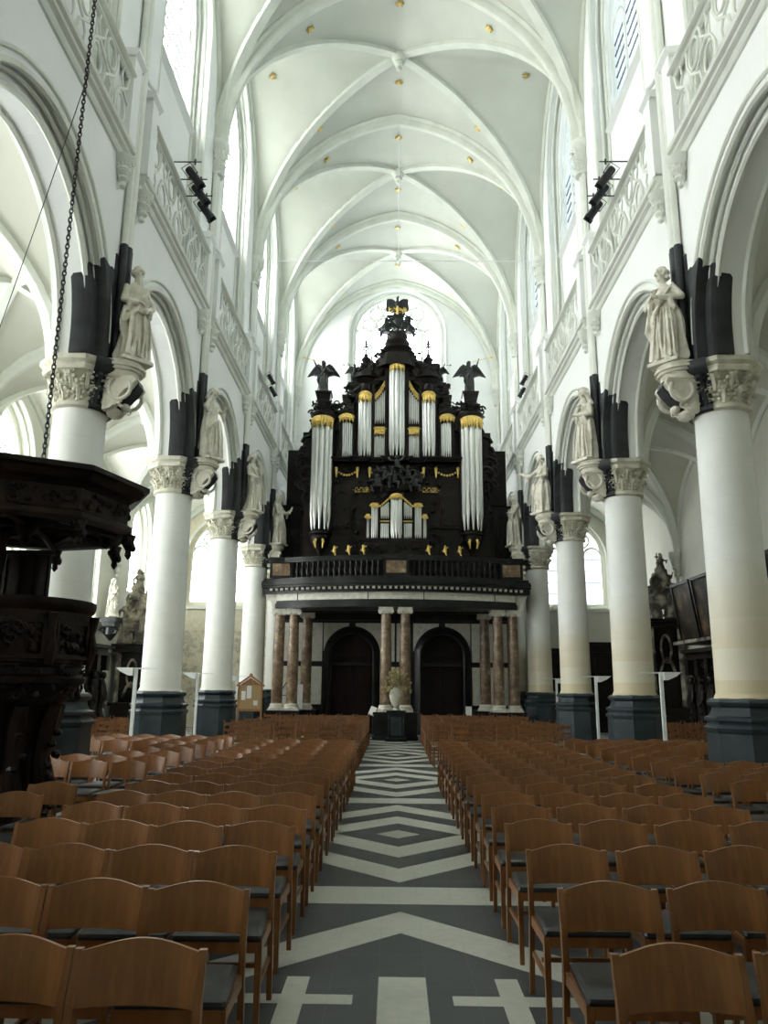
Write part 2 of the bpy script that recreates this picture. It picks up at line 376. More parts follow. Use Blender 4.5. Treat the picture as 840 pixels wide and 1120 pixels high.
# outer aisle walls with windows, end walls
win_id = [0]
def glazing(sg, x, yc, half, sill, spring, apex, nm, bars, flip=False, tracery=True, thick=.05, gmat='leaded_glass', lead=.02):
    """pane set in a stone frame with mullions, tracery and iron saddle bars"""
    win_id[0] += 1
    k = (apex-spring)/half
    def q(d, y, z): return (y, x+d, z) if flip else (sg*(x+d), y, z)
    fr = MB(); ir = MB()
    outline = [(yc-half, sill), (yc+half, sill), (yc+half, spring)]
    ys = [yc+half*cos(pi*i/24) for i in range(1, 24)]
    outline += [(y, spring+(apex-spring)*P(abs(y-yc)/half, k)) for y in ys]+[(yc-half, spring)]
    f = fr
    f.tube([q(0, a, b) for a, b in outline], thick*1.3, 6, closed=True)
    n = nm+1; top = lambda y: spring+(apex-spring)*P(min(abs(y-yc)/half, 1), k)
    wl = 2*half/n; head = spring-.15*wl
    for i in range(1, n):
        y = yc-half+wl*i; f.tube([q(0, y, sill), q(0, y, head if tracery else top(y)-.02)], thick, 6)
    if tracery:
        for i in range(n):
            c = yc-half+wl*(i+.5)
            f.tube([q(0, c+wl/2*cos(a), head+wl*.62*sin(a)) for a in [pi*j/10 for j in range(11)]], thick*.85, 6)
        rr = []
        zc = head+wl*.62
        if n <= 2: rr = [(yc, head+wl*1.05, wl*.42)]
        elif n == 3: rr = [(yc-wl*.52, head+wl*1.0, wl*.36), (yc+wl*.52, head+wl*1.0, wl*.36), (yc, head+wl*1.62, wl*.36)]
        else:
            rad = wl*.40
            lev = head+wl*.86
            while lev < apex-rad*.8:
                cnt = max(1, int((half*P(min((lev-spring)/(apex-spring), .98), k))*2/(2*rad)-.2)) if lev > spring else n-1
                for i in range(cnt): rr.append((yc+(i-(cnt-1)/2)*rad*2.05, lev, rad*.95))
                lev += rad*1.75
        for cy, cz, rad in rr:
            f.tube([q(0, cy+rad*cos(a), cz+rad*sin(a)) for a in [2*pi*j/16 for j in range(16)]], thick*.8, 6, closed=True)
            for j in range(4):
                a = pi/4+pi/2*j; f.tube([q(0, cy+rad*cos(a), cz+rad*sin(a)), q(0, cy+rad*.5*cos(a), cz+rad*.5*sin(a))], [thick*.7, thick*.3], 5)
    zz = sill
    nb = bars
    for i in range(1, nb+1):
        z = sill+(spring-sill)*i/(nb+.2); ir.tube([q(.05, yc-half, z), q(.05, yc+half, z)], lead, 5)
    g = MB(); g.add([q(.08, a, b) for a, b in outline], [tuple(range(len(outline)))])
    o = g.build('window_%d' % win_id[0], gmat, smooth=0, fix=False); o['kind'] = 'structure'
    f.build('frame', 'stone_rib', o); ir.build('saddle_bar', 'lead', o, smooth=0)
    return o
def portal(x, y, z, w, h, d):
    """light portal: guides sky light through a window, it emits nothing of its own"""
    L = bpy.data.lights.new('window_daylight', 'AREA'); L.shape = 'RECTANGLE'; L.size = w; L.size_y = h; L.cycles.is_portal = True
    o = bpy.data.objects.new('window_daylight', L); C.objects.link(o); o.location = (x, y, z)
    o.rotation_euler = V(d).to_track_quat('-Z', 'Y').to_euler(); return o
for sg, side in ((-1, 'left'), (1, 'right')):
    w = MB(); mo = MB()
    for b in range(7):
        y0, y1 = PY[b], PY[b+1]; yc = (y0+y1)/2
        si = 5.0 if sg > 0 else (5.6 if b == 6 else 3.35)
        hw = 1.15 if not (sg > 0) else 1.1
        has = (sg < 0 and b > 0)
        if not has:
            w.add([(sg*XA, y0, 0), (sg*XA, y1, 0), (sg*XA, y1, 11), (sg*XA, y0, 11)], [(0, 1, 2, 3)]); w.add([(sg*11.6, y0, 0), (sg*11.6, y1, 0), (sg*11.6, y1, 11), (sg*11.6, y0, 11)], [(0, 1, 2, 3)])
        else: arch_wall(w, sg, XA, XA+.4, y0, y1, 0, 11, yc, hw+.15, 7.9, 9.8, sill=si-.1); arch_wall(w, sg, XA+.4, XA+.7, y0, y1, 0, 11, yc, hw, 7.8, 9.6, sill=si)
        for x, h, a in () if not has else ((XA+.02, hw+.15, 9.8), (XA+.2, hw+.1, 9.72)): mo.tube(arch_pts(sg*x, yc, h, 7.9, a, si), .05, 6)
        if has: glazing(sg, XA+.5, yc, hw, si, 7.8, 9.6, 1, 7 if si < 4 else 5, thick=.05, lead=.014); portal(sg*(XA+.9), yc, (si+9.6)/2, 2*hw+.3, 9.6-si+.3, (-sg, 0, 0))
        glazing(sg, 5.46, yc, 1.5, 15.6, 17.9, 20.4, 2, 7, thick=.045, lead=.022)
        portal(sg*5.95, yc, 18.0, 3.3, 5.2, (-sg, 0, 0))
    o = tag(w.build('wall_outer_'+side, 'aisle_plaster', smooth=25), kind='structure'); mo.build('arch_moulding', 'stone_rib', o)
# west end wall
w = MB()
arch_wall(w, 1, YEND, YEND+.3, -XW-.2, XW+.2, 0, 22.6, 0, 2.35, 18.9, 21.2, sill=12.4, n=14, flip=True)
arch_wall(w, 1, YEND+.3, YEND+.7, -XW-.2, XW+.2, 0, 22.6, 0, 2.12, 18.9, 21.0, sill=12.6, n=14, flip=True)
mo = MB()
mo.tube(arch_pts(YEND-.01, 0, 2.42, 18.9, 21.3, 12.4, flip=True), .06, 6); mo.tube(arch_pts(YEND+.28, 0, 2.2, 18.9, 21.08, 12.4, flip=True), .06, 6)
o = tag(w.build('wall_west', 'plaster', smooth=25), kind='structure'); mo.build('arch_moulding', 'stone_rib', o)
glazing(1, YEND+.45, 0, 2.12, 12.6, 18.9, 21.0, 4, 6, flip=True, thick=.078, lead=.015)
portal(0, YEND+.9, 16.8, 4.6, 8.8, (0, -1, 0))
for sg, side in ((-1, 'left'), (1, 'right')):
    w = MB(); mo = MB(); c = sg*8.22
    a, b = sorted((sg*XW, sg*11.7))
    arch_wall(w, 1, YEND, YEND+.3, a, b, 0, 11, c, 1.5, 7.6, 9.55, sill=5.3, flip=True)
    arch_wall(w, 1, YEND+.3, YEND+.6, a, b, 0, 11, c, 1.36, 7.6, 9.35, sill=5.5, flip=True)
    mo.tube(arch_pts(YEND-.01, c, 1.5, 7.6, 9.55, 5.3, flip=True), .06, 6)
    mo.box(c-1.7, c+1.7, YEND-.08, YEND+.3, 5.18, 5.32)
    o = tag(w.build('wall_west_'+side, 'aisle_plaster' if sg > 0 else 'faded_mural', smooth=25), kind='structure'); mo.build('arch_moulding', 'stone_rib', o)
    glazing(1, YEND+.4, c, 1.36, 5.5, 7.75, 9.35, 2, 4, flip=True, thick=.075, lead=.022)
    portal(c, YEND+.8, 7.45, 3., 4.2, (0, -1, 0))
tag(MB().box(-11.8, 11.8, YB-.4, YB, 0, 23).build('wall_east_unseen', 'old_stone', smooth=0), kind='structure')  # unseen wall added across the open crossing, kept darker to dim the chairs

# ---------------------------------------------------------------- vaults
ce = MB(); rb = MB(); bosses = []
prof_t = [(-.26, .1), (-.26, -.04), (-.17, -.10), (-.15, -.20), (-.07, -.27), (.07, -.27), (.15, -.20), (.17, -.10), (.26, -.04), (.26, .1)]
prof_d = [(-.13, .1), (-.13, -.05), (-.07, -.12), (-.05, -.19), (.05, -.19), (.07, -.12), (.13, -.05), (.13, .1)]
def flip_prof(p): return [(a, -b) for a, b in p]
k = 5.6/4.9
for b in range(7):
    y0, y1 = PY[b], PY[b+1]; yc = (y0+y1)/2
    grid_surface(ce, -5.0, 5.0, y0, y1, lambda x, y: nave_z(x, y, yc), 56, 28)
    for s2 in (-1, 1):
        pts = [(4.9*t, yc+s2*2.85*t, nave_z(4.9*t, yc+s2*2.85*t, yc)) for t in [-1+2*i/40 for i in range(41)]]
        d = V((4.9, s2*2.85, 0)); rb.sweep(pts, prof_d, V((-d.y, d.x, 0)))
    for sg in (-1, 1):
        rb.sweep([(sg*4.93, y0+S*i/24, nave_z(4.9, y0+S*i/24, yc)) for i in range(25)], [(a*.6, bb*.6) for a, bb in prof_d], (1, 0, 0))
for y in PY[1:]:
    pts = [(4.9*sin(t), y-(.1 if y > 35 else 0), ZS+5.6*P(abs(sin(t)), k)) for t in [-pi/2+pi*i/40 for i in range(41)]]
    rb.sweep(pts, prof_t, (0, -1, 0))
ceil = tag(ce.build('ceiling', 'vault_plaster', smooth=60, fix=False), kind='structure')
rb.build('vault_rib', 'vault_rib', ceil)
for b in range(7):
    yc = (PY[b]+PY[b+1])/2; m = MB()
    m.lathe([(.0, -.62), (.07, -.6), (.09, -.5), (.05, -.44), (.13, -.42), (.16, -.34), (.13, -.27), (.2, -.22), (.24, -.1), (.2, .1)], 16, (0, yc, ZC))
    m.build('boss', 'vault_rib', ceil)
# aisle vaults
for sg, side in ((-1, 'left'), (1, 'right')):
    ce2 = MB(); rb2 = MB()
    for b in range(7):
        y0, y1 = PY[b], PY[b+1]; yc = (y0+y1)/2
        a0, a1 = sorted((sg*AX0, sg*AX1))
        grid_surface(ce2, a0, a1, y0, y1, lambda x, y: aisle_z(x, y, yc), 28, 28)
        for s2 in (-1, 1):
            pts = [(sg*AC+AH*t, yc+s2*2.85*t, aisle_z(sg*AC+AH*t, yc+s2*2.85*t, yc)) for t in [-1+2*i/30 for i in range(31)]]
            d = V((AH, s2*2.85, 0)); rb2.sweep(pts, [(p*.8, q*.8) for p, q in prof_d], V((-d.y, d.x, 0)))
        rb2.sweep([(sg*(AX1-.03), y0+S*i/24, aisle_z(AX1, y0+S*i/24, yc)) for i in range(25)], [(a*.7, bb*.7) for a, bb in prof_d], (1, 0, 0))
    for y in PY[1:]:
        pts = [(sg*AC+AH*sin(t), y-(.1 if y > 35 else 0), ZAS+3.4*P(abs(sin(t)), 1.43)) for t in [-pi/2+pi*i/30 for i in range(31)]]
        rb2.sweep(pts, [(a*.8, bb*.8) for a, bb in prof_t], (0, -1, 0))
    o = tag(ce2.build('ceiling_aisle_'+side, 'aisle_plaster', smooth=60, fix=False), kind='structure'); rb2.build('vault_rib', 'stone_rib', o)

# ---------------------------------------------------------------- ornament
def blob(mb, c, r, rnd, sq=.6):
    rot = M4.Rotation(rnd.uniform(0, 6.28), 3, 'Y') @ M4.Rotation(rnd.uniform(-.5, .5), 3, 'X')
    mb.ell(c, (r, r*sq, r*rnd.uniform(.5, .9)), n=6, k=4, rot=rot)
def scroll(mb, c, r, s=1, th=.03, turns=1.2, y=0., n=12, m=None):
    pts = []; rr = []
    for i in range(n+1):
        t = i/n; a = t*turns*2*pi; q = r*(1-.75*t); pts.append((c[0]+s*q*cos(a), c[1]+y*t, c[2]+q*sin(a))); rr.append(th*(1-.4*t))
    mb.tube(pts, rr, 5, m)
def carve(mb, x0, x1, z0, z1, y, n, seed, r=.1, dy=.06):
    """acanthus-like carving in the xz plane"""
    rnd = random.Random(seed)
    for i in range(n):
        x = rnd.uniform(x0, x1); z = rnd.uniform(z0, z1); q = r*rnd.uniform(.6, 1.2)
        if rnd.random() < .5: scroll(mb, (x, y-rnd.random()*dy, z), q, rnd.choice((-1, 1)), q*.28, rnd.uniform(.8, 1.3))
        else: blob(mb, (x, y-rnd.random()*dy, z), q*.8, rnd)
def leaf_ring(mb, c, r, z, n, h, seed, ph=0., a0=0., a1=2*pi, out=.12):
    rnd = random.Random(seed)
    for i in range(n):
        a = a0+(a1-a0)*(i+.5)/n+ph; d = V((cos(a), sin(a), 0)); t = V((-sin(a), cos(a), 0)); w = (a1-a0)*r/n*.5
        b = V(c)+V((0, 0, z)); q = lambda s, o, hh: b+d*(r+o)+t*s*w+V((0, 0, hh*h))
        mb.tube([q(0, 0, 0), q(0, .02, .55), q(0, out*.8, .95), q(0, out*1.2, .86)], [w*.35, w*.42, w*.4, w*.25], 5)
        for e in (-1, 1):
            for s, o, hh, k in ((.55, .01, .25, .36), (.75, .03, .55, .34), (.5, out*.55, .8, .36)):
                mb.ell(q(e*s, o, hh+rnd.uniform(-.05, .05)), (w*k, w*k, h*.15), n=6, k=4, rot=M4.Rotation(rnd.uniform(-.5, .5), 3, 'X'))
            scroll(mb, q(e*.4, out*.9, 1.0), w*.32, e, w*.12, 1., n=6)

# ---------------------------------------------------------------- nave columns
def oct_prof(mb, prof, c, n=8, ph=pi/8): mb.lathe(prof, n, c, ph=ph)
def column_parts(root, ph_dark, sg):
    m = MB(); q = 1/cos(pi/8)
    oct_prof(m, [(.66*q, 0), (.66*q, .14), (.62*q, .18), (.59*q, .22), (.575*q, 1.12), (.60*q, 1.15), (.615*q, 1.20), (.56*q, 1.25), (.565*q, 1.28), (.60*q, 1.31), (.60*q, 1.35), (.53*q, 1.38),
                 (.50*q, 1.44), (.485*q, 1.50), (.54*q, 1.54), (.555*q, 1.58), (.52*q, 1.62), (.47*q, 1.64)], (0, 0, 0))
    m.build('plinth', 'blue_stone', root, smooth=20)
    m = MB(); m.lathe([(.49, 1.63), (.47, 1.68), (.45, 1.72), (.44, 4), (.42, 6.25), (.42, 6.3)], 40); m.build('shaft', 'column_paint', root)
    m = MB(); m.lathe([(.43, 6.2), (.49, 6.23), (.49, 6.29), (.43, 6.32), (.43, 6.5), (.47, 6.7), (.56, 6.84), (.56, 6.86)], 32)
    oct_prof(m, [(.60*q, 6.82), (.62*q, 6.88), (.60*q, 6.92), (.66*q, 6.97), (.66*q, 7.05), (.60*q, 7.05)], (0, 0, 0))
    leaf_ring(m, (0, 0, 0), .43, 6.32, 12, .24, 1); leaf_ring(m, (0, 0, 0), .45, 6.52, 12, .26, 2, ph=.26, out=.14)
    m.build('capital', 'old_stone', root)
    # the side turned to the nave is painted black behind the statue
    m = MB(); a = pi if sg > 0 else 0; w = .95
    m.lathe([(.455, 6.2), (.51, 6.23), (.51, 6.29), (.455, 6.32), (.455, 6.5), (.5, 6.7), (.62, 6.83), (.69, 6.88), (.73, 6.97), (.73, 7.052), (.5, 7.055)], 12, a0=a-w, a1=a+w, cap=False)
    leaf_ring(m, (0, 0, 0), .46, 6.31, 4, .25, 1, a0=a-w, a1=a+w, out=.14); leaf_ring(m, (0, 0, 0), .485, 6.53, 4, .27, 1, a0=a-w, a1=a+w, out=.17)
    xf = -sg*(5.4-XW)                       # wall face in local x
    s_ = lambda d: xf-sg*d
    for y0, y1, z1 in ((-.43, -.27, 8.75), (-.27, -.13, 9.1), (-.13, .13, 9.35), (.13, .3, 9.0), (.3, .43, 8.5)):
        m.box(*sorted((s_(-.01), s_(.02))), y0, y1, 7.05, z1)
    for e in (-1, 1):                        # black on the reveals beside it
        for pl, z1 in (([(-.03, .30), (-.075, .40), (-.06, .49), (.02, .505), (.02, .3)], 8.6), ([(-.02, .42), (-.04, .5), (.14, .52), (.155, .69), (.24, .72), (.24, .42)], 8.45), ([(.1, .5), (.12, .68), (.2, .725), (.46, .69), (.46, .5)], 8.3)):
            lv = [7.05+(z1-7.05)*i/9 for i in range(10)]+[z1+.06, z1+.09]; n = len(pl); vs = []; fs = []
            cu = sum(p[0] for p in pl)/n; cv = sum(p[1] for p in pl)/n
            for j, z in enumerate(lv):
                sc_ = 1 if j < 10 else (.8, .45)[j-10]; sh = 0.
                if z > 7.36:
                    lo, hi = 0., 1.
                    for _ in range(30):
                        md = (lo+hi)/2
                        if 7.35+2.5*P(md, 1.033) > z: lo = md
                        else: hi = md
                    sh = 2.42*(1-lo)
                vs += [(xf+sg*(cu+(u-cu)*sc_), e*(cv+(v-cv)*sc_+sh*min(1, max(0, (v-.3)*12))), z) for u, v in pl]
            for j in range(len(lv)-1): fs += [(j*n+i, j*n+(i+1) % n, (j+1)*n+(i+1) % n, (j+1)*n+i) for i in range(n)]
            fs += [tuple(range(n)), tuple(range((len(lv)-1)*n, len(lv)*n))]; m.add(vs, fs)
    for y_, r in ((0, .095), (-.12, .06), (.12, .06)): m.tube([(xf-sg*.08, y_, 7.05), (xf-sg*.08, y_, 9.35)], r+.008, 10)
    m.build('painted_backing', 'black_paint', root)
near = {1: 'nearest one, behind the dark pulpit', 2: 'second one, beyond the pulpit', 3: 'third one', 4: 'last one, touching the organ gallery'}
COLS = {}
for sg, side in ((-1, 'left'), (1, 'right')):
    proto = None
    for i in range(0, 8):
        kk = i-2
        if kk >= 1 and kk <= 4:
            nm = {1: 'nearest to the camera', 2: 'second from the camera', 3: 'third from the camera', 4: 'beside the organ gallery'}[kk]
            lab = 'white round column on a blue-grey plinth, %s row, %s' % (side, nm)
        else: lab = 'white round nave column on the %s, outside the photograph' % side
        if i == 7: lab = 'white round column against the west wall, %s side behind the organ' % side
        if proto is None:
            proto = thing('nave_column', lab, 'column', (sg*5.4, PY[i], 0)); column_parts(proto, 0, sg); proto['group'] = 'nave columns'
        else: copy_tree(proto, (sg*5.4, PY[i], 0), 0, lab, 'nave columns')
    # vault shafts with their capitals
    for i in range(2, 8):
        y = PY[i]; m = MB(); x = sg*(XW-.08)
        yy = y-(.12 if i == 7 else 0)
        for dy, r in ((0, .095), (-.12, .06), (.12, .06)): m.tube([(x, yy+dy, 7.1), (x, yy+dy, 15.1)], r, 10)
        if i > 2 or 1:
            m.lathe([(.15, 15.0), (.19, 15.03), (.19, 15.08), (.15, 15.12), (.16, 15.4), (.24, 15.8), (.27, 15.85), (.3, 15.9), (.3, 16.02), (.26, 16.04)], 12, (x, yy, 0))
            leaf_ring(m, (x, yy, 0), .15, 15.12, 8, .3, 4, out=.1); leaf_ring(m, (x, yy, 0), .17, 15.42, 8, .34, 5, ph=.4, out=.12)
        o = tag(m.build('trim_%d' % (i+(10 if sg > 0 else 0)), 'stone_rib'), kind='structure')
    # aisle corbels on the outer wall
    for i in range(1, 8):
        y = PY[i]-(.15 if i == 7 else 0); m = MB(); x = sg*(XA-.12)
        m.lathe([(.02, 5.75), (.08, 5.85), (.06, 5.95), (.13, 6.05), (.1, 6.2), (.18, 6.32), (.15, 6.45), (.2, 6.6), (.27, 6.75), (.3, 6.8), (.3, 6.92), (.26, 6.94)], 12, (x, y, 0))
        leaf_ring(m, (x, y, 0), .15, 6.4, 7, .32, 5, out=.1)
        tag(m.build('trim_%d' % (20+i+(10 if sg > 0 else 0)), 'stone_rib'), kind='structure')

# ---------------------------------------------------------------- balconies with pierced tracery
def balcony(sg):
    """one bay, local y from -2.65 to 2.65, local x = 0 at wall face, positive towards the nave"""
    root = thing('balustrade', '', 'balustrade')
    m = MB()
    prof = [(0, 10.80), (.04, 10.81), (.07, 10.85), (.08, 10.9), (.15, 10.93), (.16, 10.98), (.22, 11.0), (.24, 11.06), (.2, 11.1), (.17, 11.14), (0, 11.14)]
    m.prism([(-sg*a, b) for a, b in prof], -2.5, 2.5)
    m.build('ledge', 'stone_rib', root)
    m = MB(); prof = [(.05, 12.32), (.04, 12.36), (.0, 12.4), (.02, 12.46), (.08, 12.48), (.16, 12.46), (.22, 12.44), (.24, 12.38), (.2, 12.34)]
    m.prism([(-sg*a, b) for a, b in prof], -2.2, 2.2); m.build('top_rail', 'stone_rib', root)
    for e in (-1, 1):
        m = MB(); a, b = sorted((0, -sg*.2)); ya, yb = sorted((e*2.15, e*2.5)); m.box(a, b, ya, yb, 11.1, 12.78)
        ya, yb = sorted((e*2.1, e*2.58))
        m.prism([(-sg*p, q) for p, q in [(-.0, 12.76), (.2, 12.76), (.27, 12.84), (.27, 12.9), (.0, 12.93)]], ya, yb)
        m.tube([(-sg*.23, e*2.53, 12.92), (-sg*.12, e*2.56, 13.05), (0, e*2.58, 13.3)], [.05, .04, .02], 6); m.build('end_pier', 'plaster', root)
    for e in (-1, 1):
        m = MB(); c = (-sg*.1, e*2.34, 0)
        m.lathe([(.01, 10.2), (.06, 10.24), (.05, 10.32), (.1, 10.38), (.08, 10.46), (.14, 10.54), (.12, 10.62), (.18, 10.72), (.2, 10.8)], 10, c)
        leaf_ring(m, c, .08, 10.42, 6, .16, 3, out=.06); leaf_ring(m, c, .11, 10.58, 7, .18, 3, out=.07); m.build('corbel', 'stone_rib', root)
    m = MB(); x = -sg*.12
    def el(cy, cz, ry, rz, rot=0, th=.024):
        m.tube([(x, cy+ry*cos(a)*cos(rot)-rz*sin(a)*sin(rot), cz+ry*cos(a)*sin(rot)+rz*sin(a)*cos(rot)) for a in [2*pi*j/18 for j in range(18)]], th, 5, closed=True)
    w = 4.3/4
    for i in range(4):
        c = -2.15+w*(i+.5)
        el(c-w*.27, 12.02, w*.17, .25, .18); el(c+w*.23, 11.45, w*.17, .25, .18)
        m.tube([(x, c-w/2, 11.2), (x, c-w*.42, 11.5), (x, c-w*.12, 11.74), (x, c+w*.0, 12.0), (x, c-w*.02, 12.3)], .026, 5)
        m.tube([(x, c+w/2, 12.3), (x, c+w*.42, 12.0), (x, c+w*.12, 11.74), (x, c+w*.0, 11.5), (x, c+w*.02, 11.2)], .026, 5)
        m.tube([(x, c-w/2, 11.74), (x, c-w*.3, 11.62), (x, c-w*.12, 11.74)], .022, 5); m.tube([(x, c+w/2, 11.74), (x, c+w*.3, 11.85), (x, c+w*.12, 11.74)], .022, 5)
        m.tube([(x, c-w*.25, 11.2), (x, c-w*.2, 11.45), (x, c-w*.3, 11.62)], .02, 5); m.tube([(x, c+w*.25, 12.3), (x, c+w*.2, 12.05), (x, c+w*.3, 11.85)], .02, 5)
    m.tube([(x, -2.15, 11.2), (x, 2.15, 11.2)], .04, 5); m.tube([(x, -2.15, 12.3), (x, 2.15, 12.3)], .04, 5)
    m.build('tracery', 'stone_rib', root)
    return root
for sg, side in ((-1, 'left'), (1, 'right')):
    pr = balcony(sg)
    names = {1: 'nearest balcony balustrade', 2: 'balcony balustrade carrying three spotlights', 3: 'third balcony balustrade from the camera',
             4: 'balcony balustrade beyond the spotlight one, with small far lamps', 5: 'last balcony balustrade, behind the organ'}
    for j, b in enumerate(range(2, 7)):
        yc = (PY[b]+PY[b+1])/2
        lab = ('pierced white stone '+['balcony balustrade nearest the camera, top of the %s wall', 'balcony balustrade with three big black spotlights, %s wall',
               'balcony balustrade just past the three spotlights, %s wall', 'balcony balustrade with the small far spotlights, %s wall',
               'balcony balustrade half hidden beside the organ, %s wall'][j]) % side
        if j == 0: pr.location = (sg*XW, yc, 0); pr['label'] = lab; pr['group'] = 'pierced balustrades'
        else: copy_tree(pr, (sg*XW, yc, 0), 0, lab, 'pierced balustrades')
# ---------------------------------------------------------------- carved figures
def remesh(mb, name, mat, vox, parent=None, loc=None, smooth_it=2):
    tmp = mb.build('tmp_figure', mat, fix=False)
    md = tmp.modifiers.new('r', 'REMESH'); md.mode = 'VOXEL'; md.voxel_size = vox; md.use_smooth_shade = True
    if smooth_it:
        sm = tmp.modifiers.new('s', 'SMOOTH'); sm.iterations = smooth_it; sm.factor = .5
    dg = bpy.context.evaluated_depsgraph_get(); me = bpy.data.meshes.new_from_object(tmp.evaluated_get(dg)); old = tmp.data
    bpy.data.objects.remove(tmp); bpy.data.meshes.remove(old); me.name = name
    if not me.materials: me.materials.append(MAT[mat])
    o = bpy.data.objects.new(name, me); C.objects.link(o)
    if parent: o.parent = parent
    if loc: o.location = loc
    return o
def hand(m, w, d, sc=1., side=1, hold=.5):
    """palm, four curled fingers of different lengths and a thumb from the side of the palm"""
    d = V(d).normalized(); u = d.cross(V((0, 0, 1))); u = u.normalized() if u.length > .1 else V((1, 0, 0)); n = u.cross(d)
    w = V(w); m.tube([w, w+d*.05*sc, w+d*.09*sc], [.026*sc, .036*sc, .03*sc], 8)
    for k, l in enumerate((.07, .082, .076, .058)):
        b = w+d*.085*sc+u*(k-1.5)*.019*sc
        m.tube([b, b+d*l*.5*sc, b+(d*.8-n*hold).normalized()*l*.95*sc], [.010*sc, .0095*sc, .008*sc], 6)
    b = w+d*.035*sc-u*side*.028*sc; m.tube([b, b+(d*.6-u*side*.8)*.035*sc, b+(d-u*side*.5)*.06*sc], [.012*sc, .011*sc, .009*sc], 6)
def figure(p):
    """standing draped figure, 1.75 high, facing -Y; p: pose dict"""
    rnd = random.Random(p.get('seed', 1)); m = MB(); sw = p.get('sway', .04); wd = p.get('w', 1.)
    prof = [(0, .25, .20), (.05, .27, .22), (.2, .25, .20), (.45, .225, .185), (.7, .215, .175), (.9, .20, .16), (1.02, .160, .13), (1.15, .168, .135), (1.26, .182, .14), (1.34, .165, .125), (1.40, .115, .10), (1.46, .06, .055)]
    if p.get('slim'): prof = [(z, a*.86, b*.9) for z, a, b in prof]
    n = 48; vs = []; fs = []; K = p.get('folds', 9); ph = rnd.random()*6
    cx = lambda z: sw*sin(z*2.6)*(1 if z < 1.3 else .6)
    zz = [i*1.46/30 for i in range(31)]
    for z in zz:
        for a, b in zip(prof, prof[1:]):
            if a[0] <= z <= b[0]+1e-6: t = (z-a[0])/(b[0]-a[0]); rx = a[1]+(b[1]-a[1])*t; ry = a[2]+(b[2]-a[2])*t
        amp = .20*max(0, 1-z/1.3)**.8+.035
        for i in range(n):
            a = 2*pi*i/n; s1 = sin(K*a+ph+z*1.6); f = 1+amp*(.75*(1-2*abs(sin((K*a+ph+z*1.6)/2)))+.5*sin((K-4)*a+ph*2-z*3.2)*(.5+.5*sin(z*3+ph)))
            vs.append((cx(z)+rx*cos(a)*f*wd, ry*sin(a)*f, z))
    for j in range(30):
        for i in range(n): fs.append((j*n+i, j*n+(i+1) % n, (j+1)*n+(i+1) % n, (j+1)*n+i))
    fs += [tuple(range(n))[::-1], tuple(range(30*n, 31*n))]; m.add(vs, fs)
    hx, hy = cx(1.5)+p.get('hx', 0.), p.get('hy', -.02)
    m.tube([(cx(1.38), 0, 1.38), (hx*.6, hy*.5, 1.47), (hx, hy, 1.56)], [.075, .058, .055], 10)
    # head
    t = p.get('turn', 0.); q = M4.Rotation(t, 3, 'Z') @ M4.Rotation(p.get('nod', .1), 3, 'X'); h = V((hx, hy, 1.635)); HS = 1.14
    H = lambda x, y, z: h+q @ V((x*HS, y*HS, z*HS))
    m.ell(H(0, .01, .02), (.088, .110, .118), rot=q, n=16, k=10); m.ell(H(0, -.035, -.045), (.055, .055, .068), rot=q, n=12, k=8)
    m.tube([H(0, -.085, .03), H(0, -.115, -.012), H(0, -.09, -.022)], [.012, .018, .012], 6)          # nose
    m.tube([H(-.045, -.08, .04), H(0, -.095, .045), H(.045, -.08, .04)], .014, 6)                       # brow
    m.tube([H(-.022, -.088, -.052), H(.022, -.088, -.052)], .010, 6); m.ell(H(0, -.08, -.09), (.022, .02, .018), rot=q)   # mouth, chin
    for e in (-1, 1):
        m.ell(H(e*.03, -.082, .018), (.014, .010, .009), rot=q); m.ell(H(e*.078, .0, .0), (.012, .02, .032), rot=q)
        m.ell(H(e*.042, -.062, -.02), (.022, .02, .024), rot=q)
    hair = p.get('hair', 'curly')
    if hair == 'curly':
        for i in range(46):
            a = rnd.uniform(0, 6.28); e = rnd.uniform(.0, 1.4)
            x, y, z = cos(e)*cos(a), cos(e)*sin(a), sin(e)
            if y < -.45 and z < .55: continue
            m.ell(H(x*.085, y*.105+.012, z*.11+.01), .026, n=6, k=4)
        for i in range(12): a = pi*.0+pi*i/11; m.ell(H(.08*cos(a), .03+.07*sin(a), -.03-rnd.random()*.05), .026, n=6, k=4)
    elif hair == 'long':
        m.ell(H(0, .02, .03), (.092, .105, .11), rot=q, n=14, k=8)
        for i in range(9):
            a = pi*i/8; x, y = .085*cos(a), .03+.07*sin(a); m.tube([H(x, y, .05), H(x*1.1, y+.02, -.06), H(x*1.25+rnd.uniform(-.02, .02), y+.02, -.17)], [.026, .028, .018], 6)
    elif hair == 'hood':
        for i in range(11):
            a = pi*1.12*i/10-.06*pi; x, z = .105*cos(a), .02+.125*sin(a); m.tube([H(x, -.05, z), H(x*1.1, .03, z), H(x*1.0, .1, z*.9-.02)], [.024, .03, .03], 6)
        m.ell(H(0, .06, .02), (.11, .07, .12), rot=q, n=12, k=8)
        for i in range(7): a = pi*i/6; m.tube([H(.1*cos(a), .05*sin(a)+.02, -.02), (hx+.15*cos(a), .03+.1*sin(a), 1.46), (cx(1.3)+.21*cos(a), .03+.12*sin(a), 1.32)], [.04, .05, .05], 6)
    else:
        for i in range(16): a = pi*.05+pi*.9*i/15; m.ell(H(.082*cos(a), .02+.085*sin(a), .0+rnd.uniform(-.03, .03)), .024, n=6, k=4)
    if p.get('beard'):
        for i in range(22):
            a = rnd.uniform(-1, 1); zz2 = rnd.uniform(0, 1); m.ell(H(a*.05*(1-zz2*.5), -.075-.02*zz2, -.07-.12*zz2), (.02, .02, .03), rot=q, n=6, k=4)
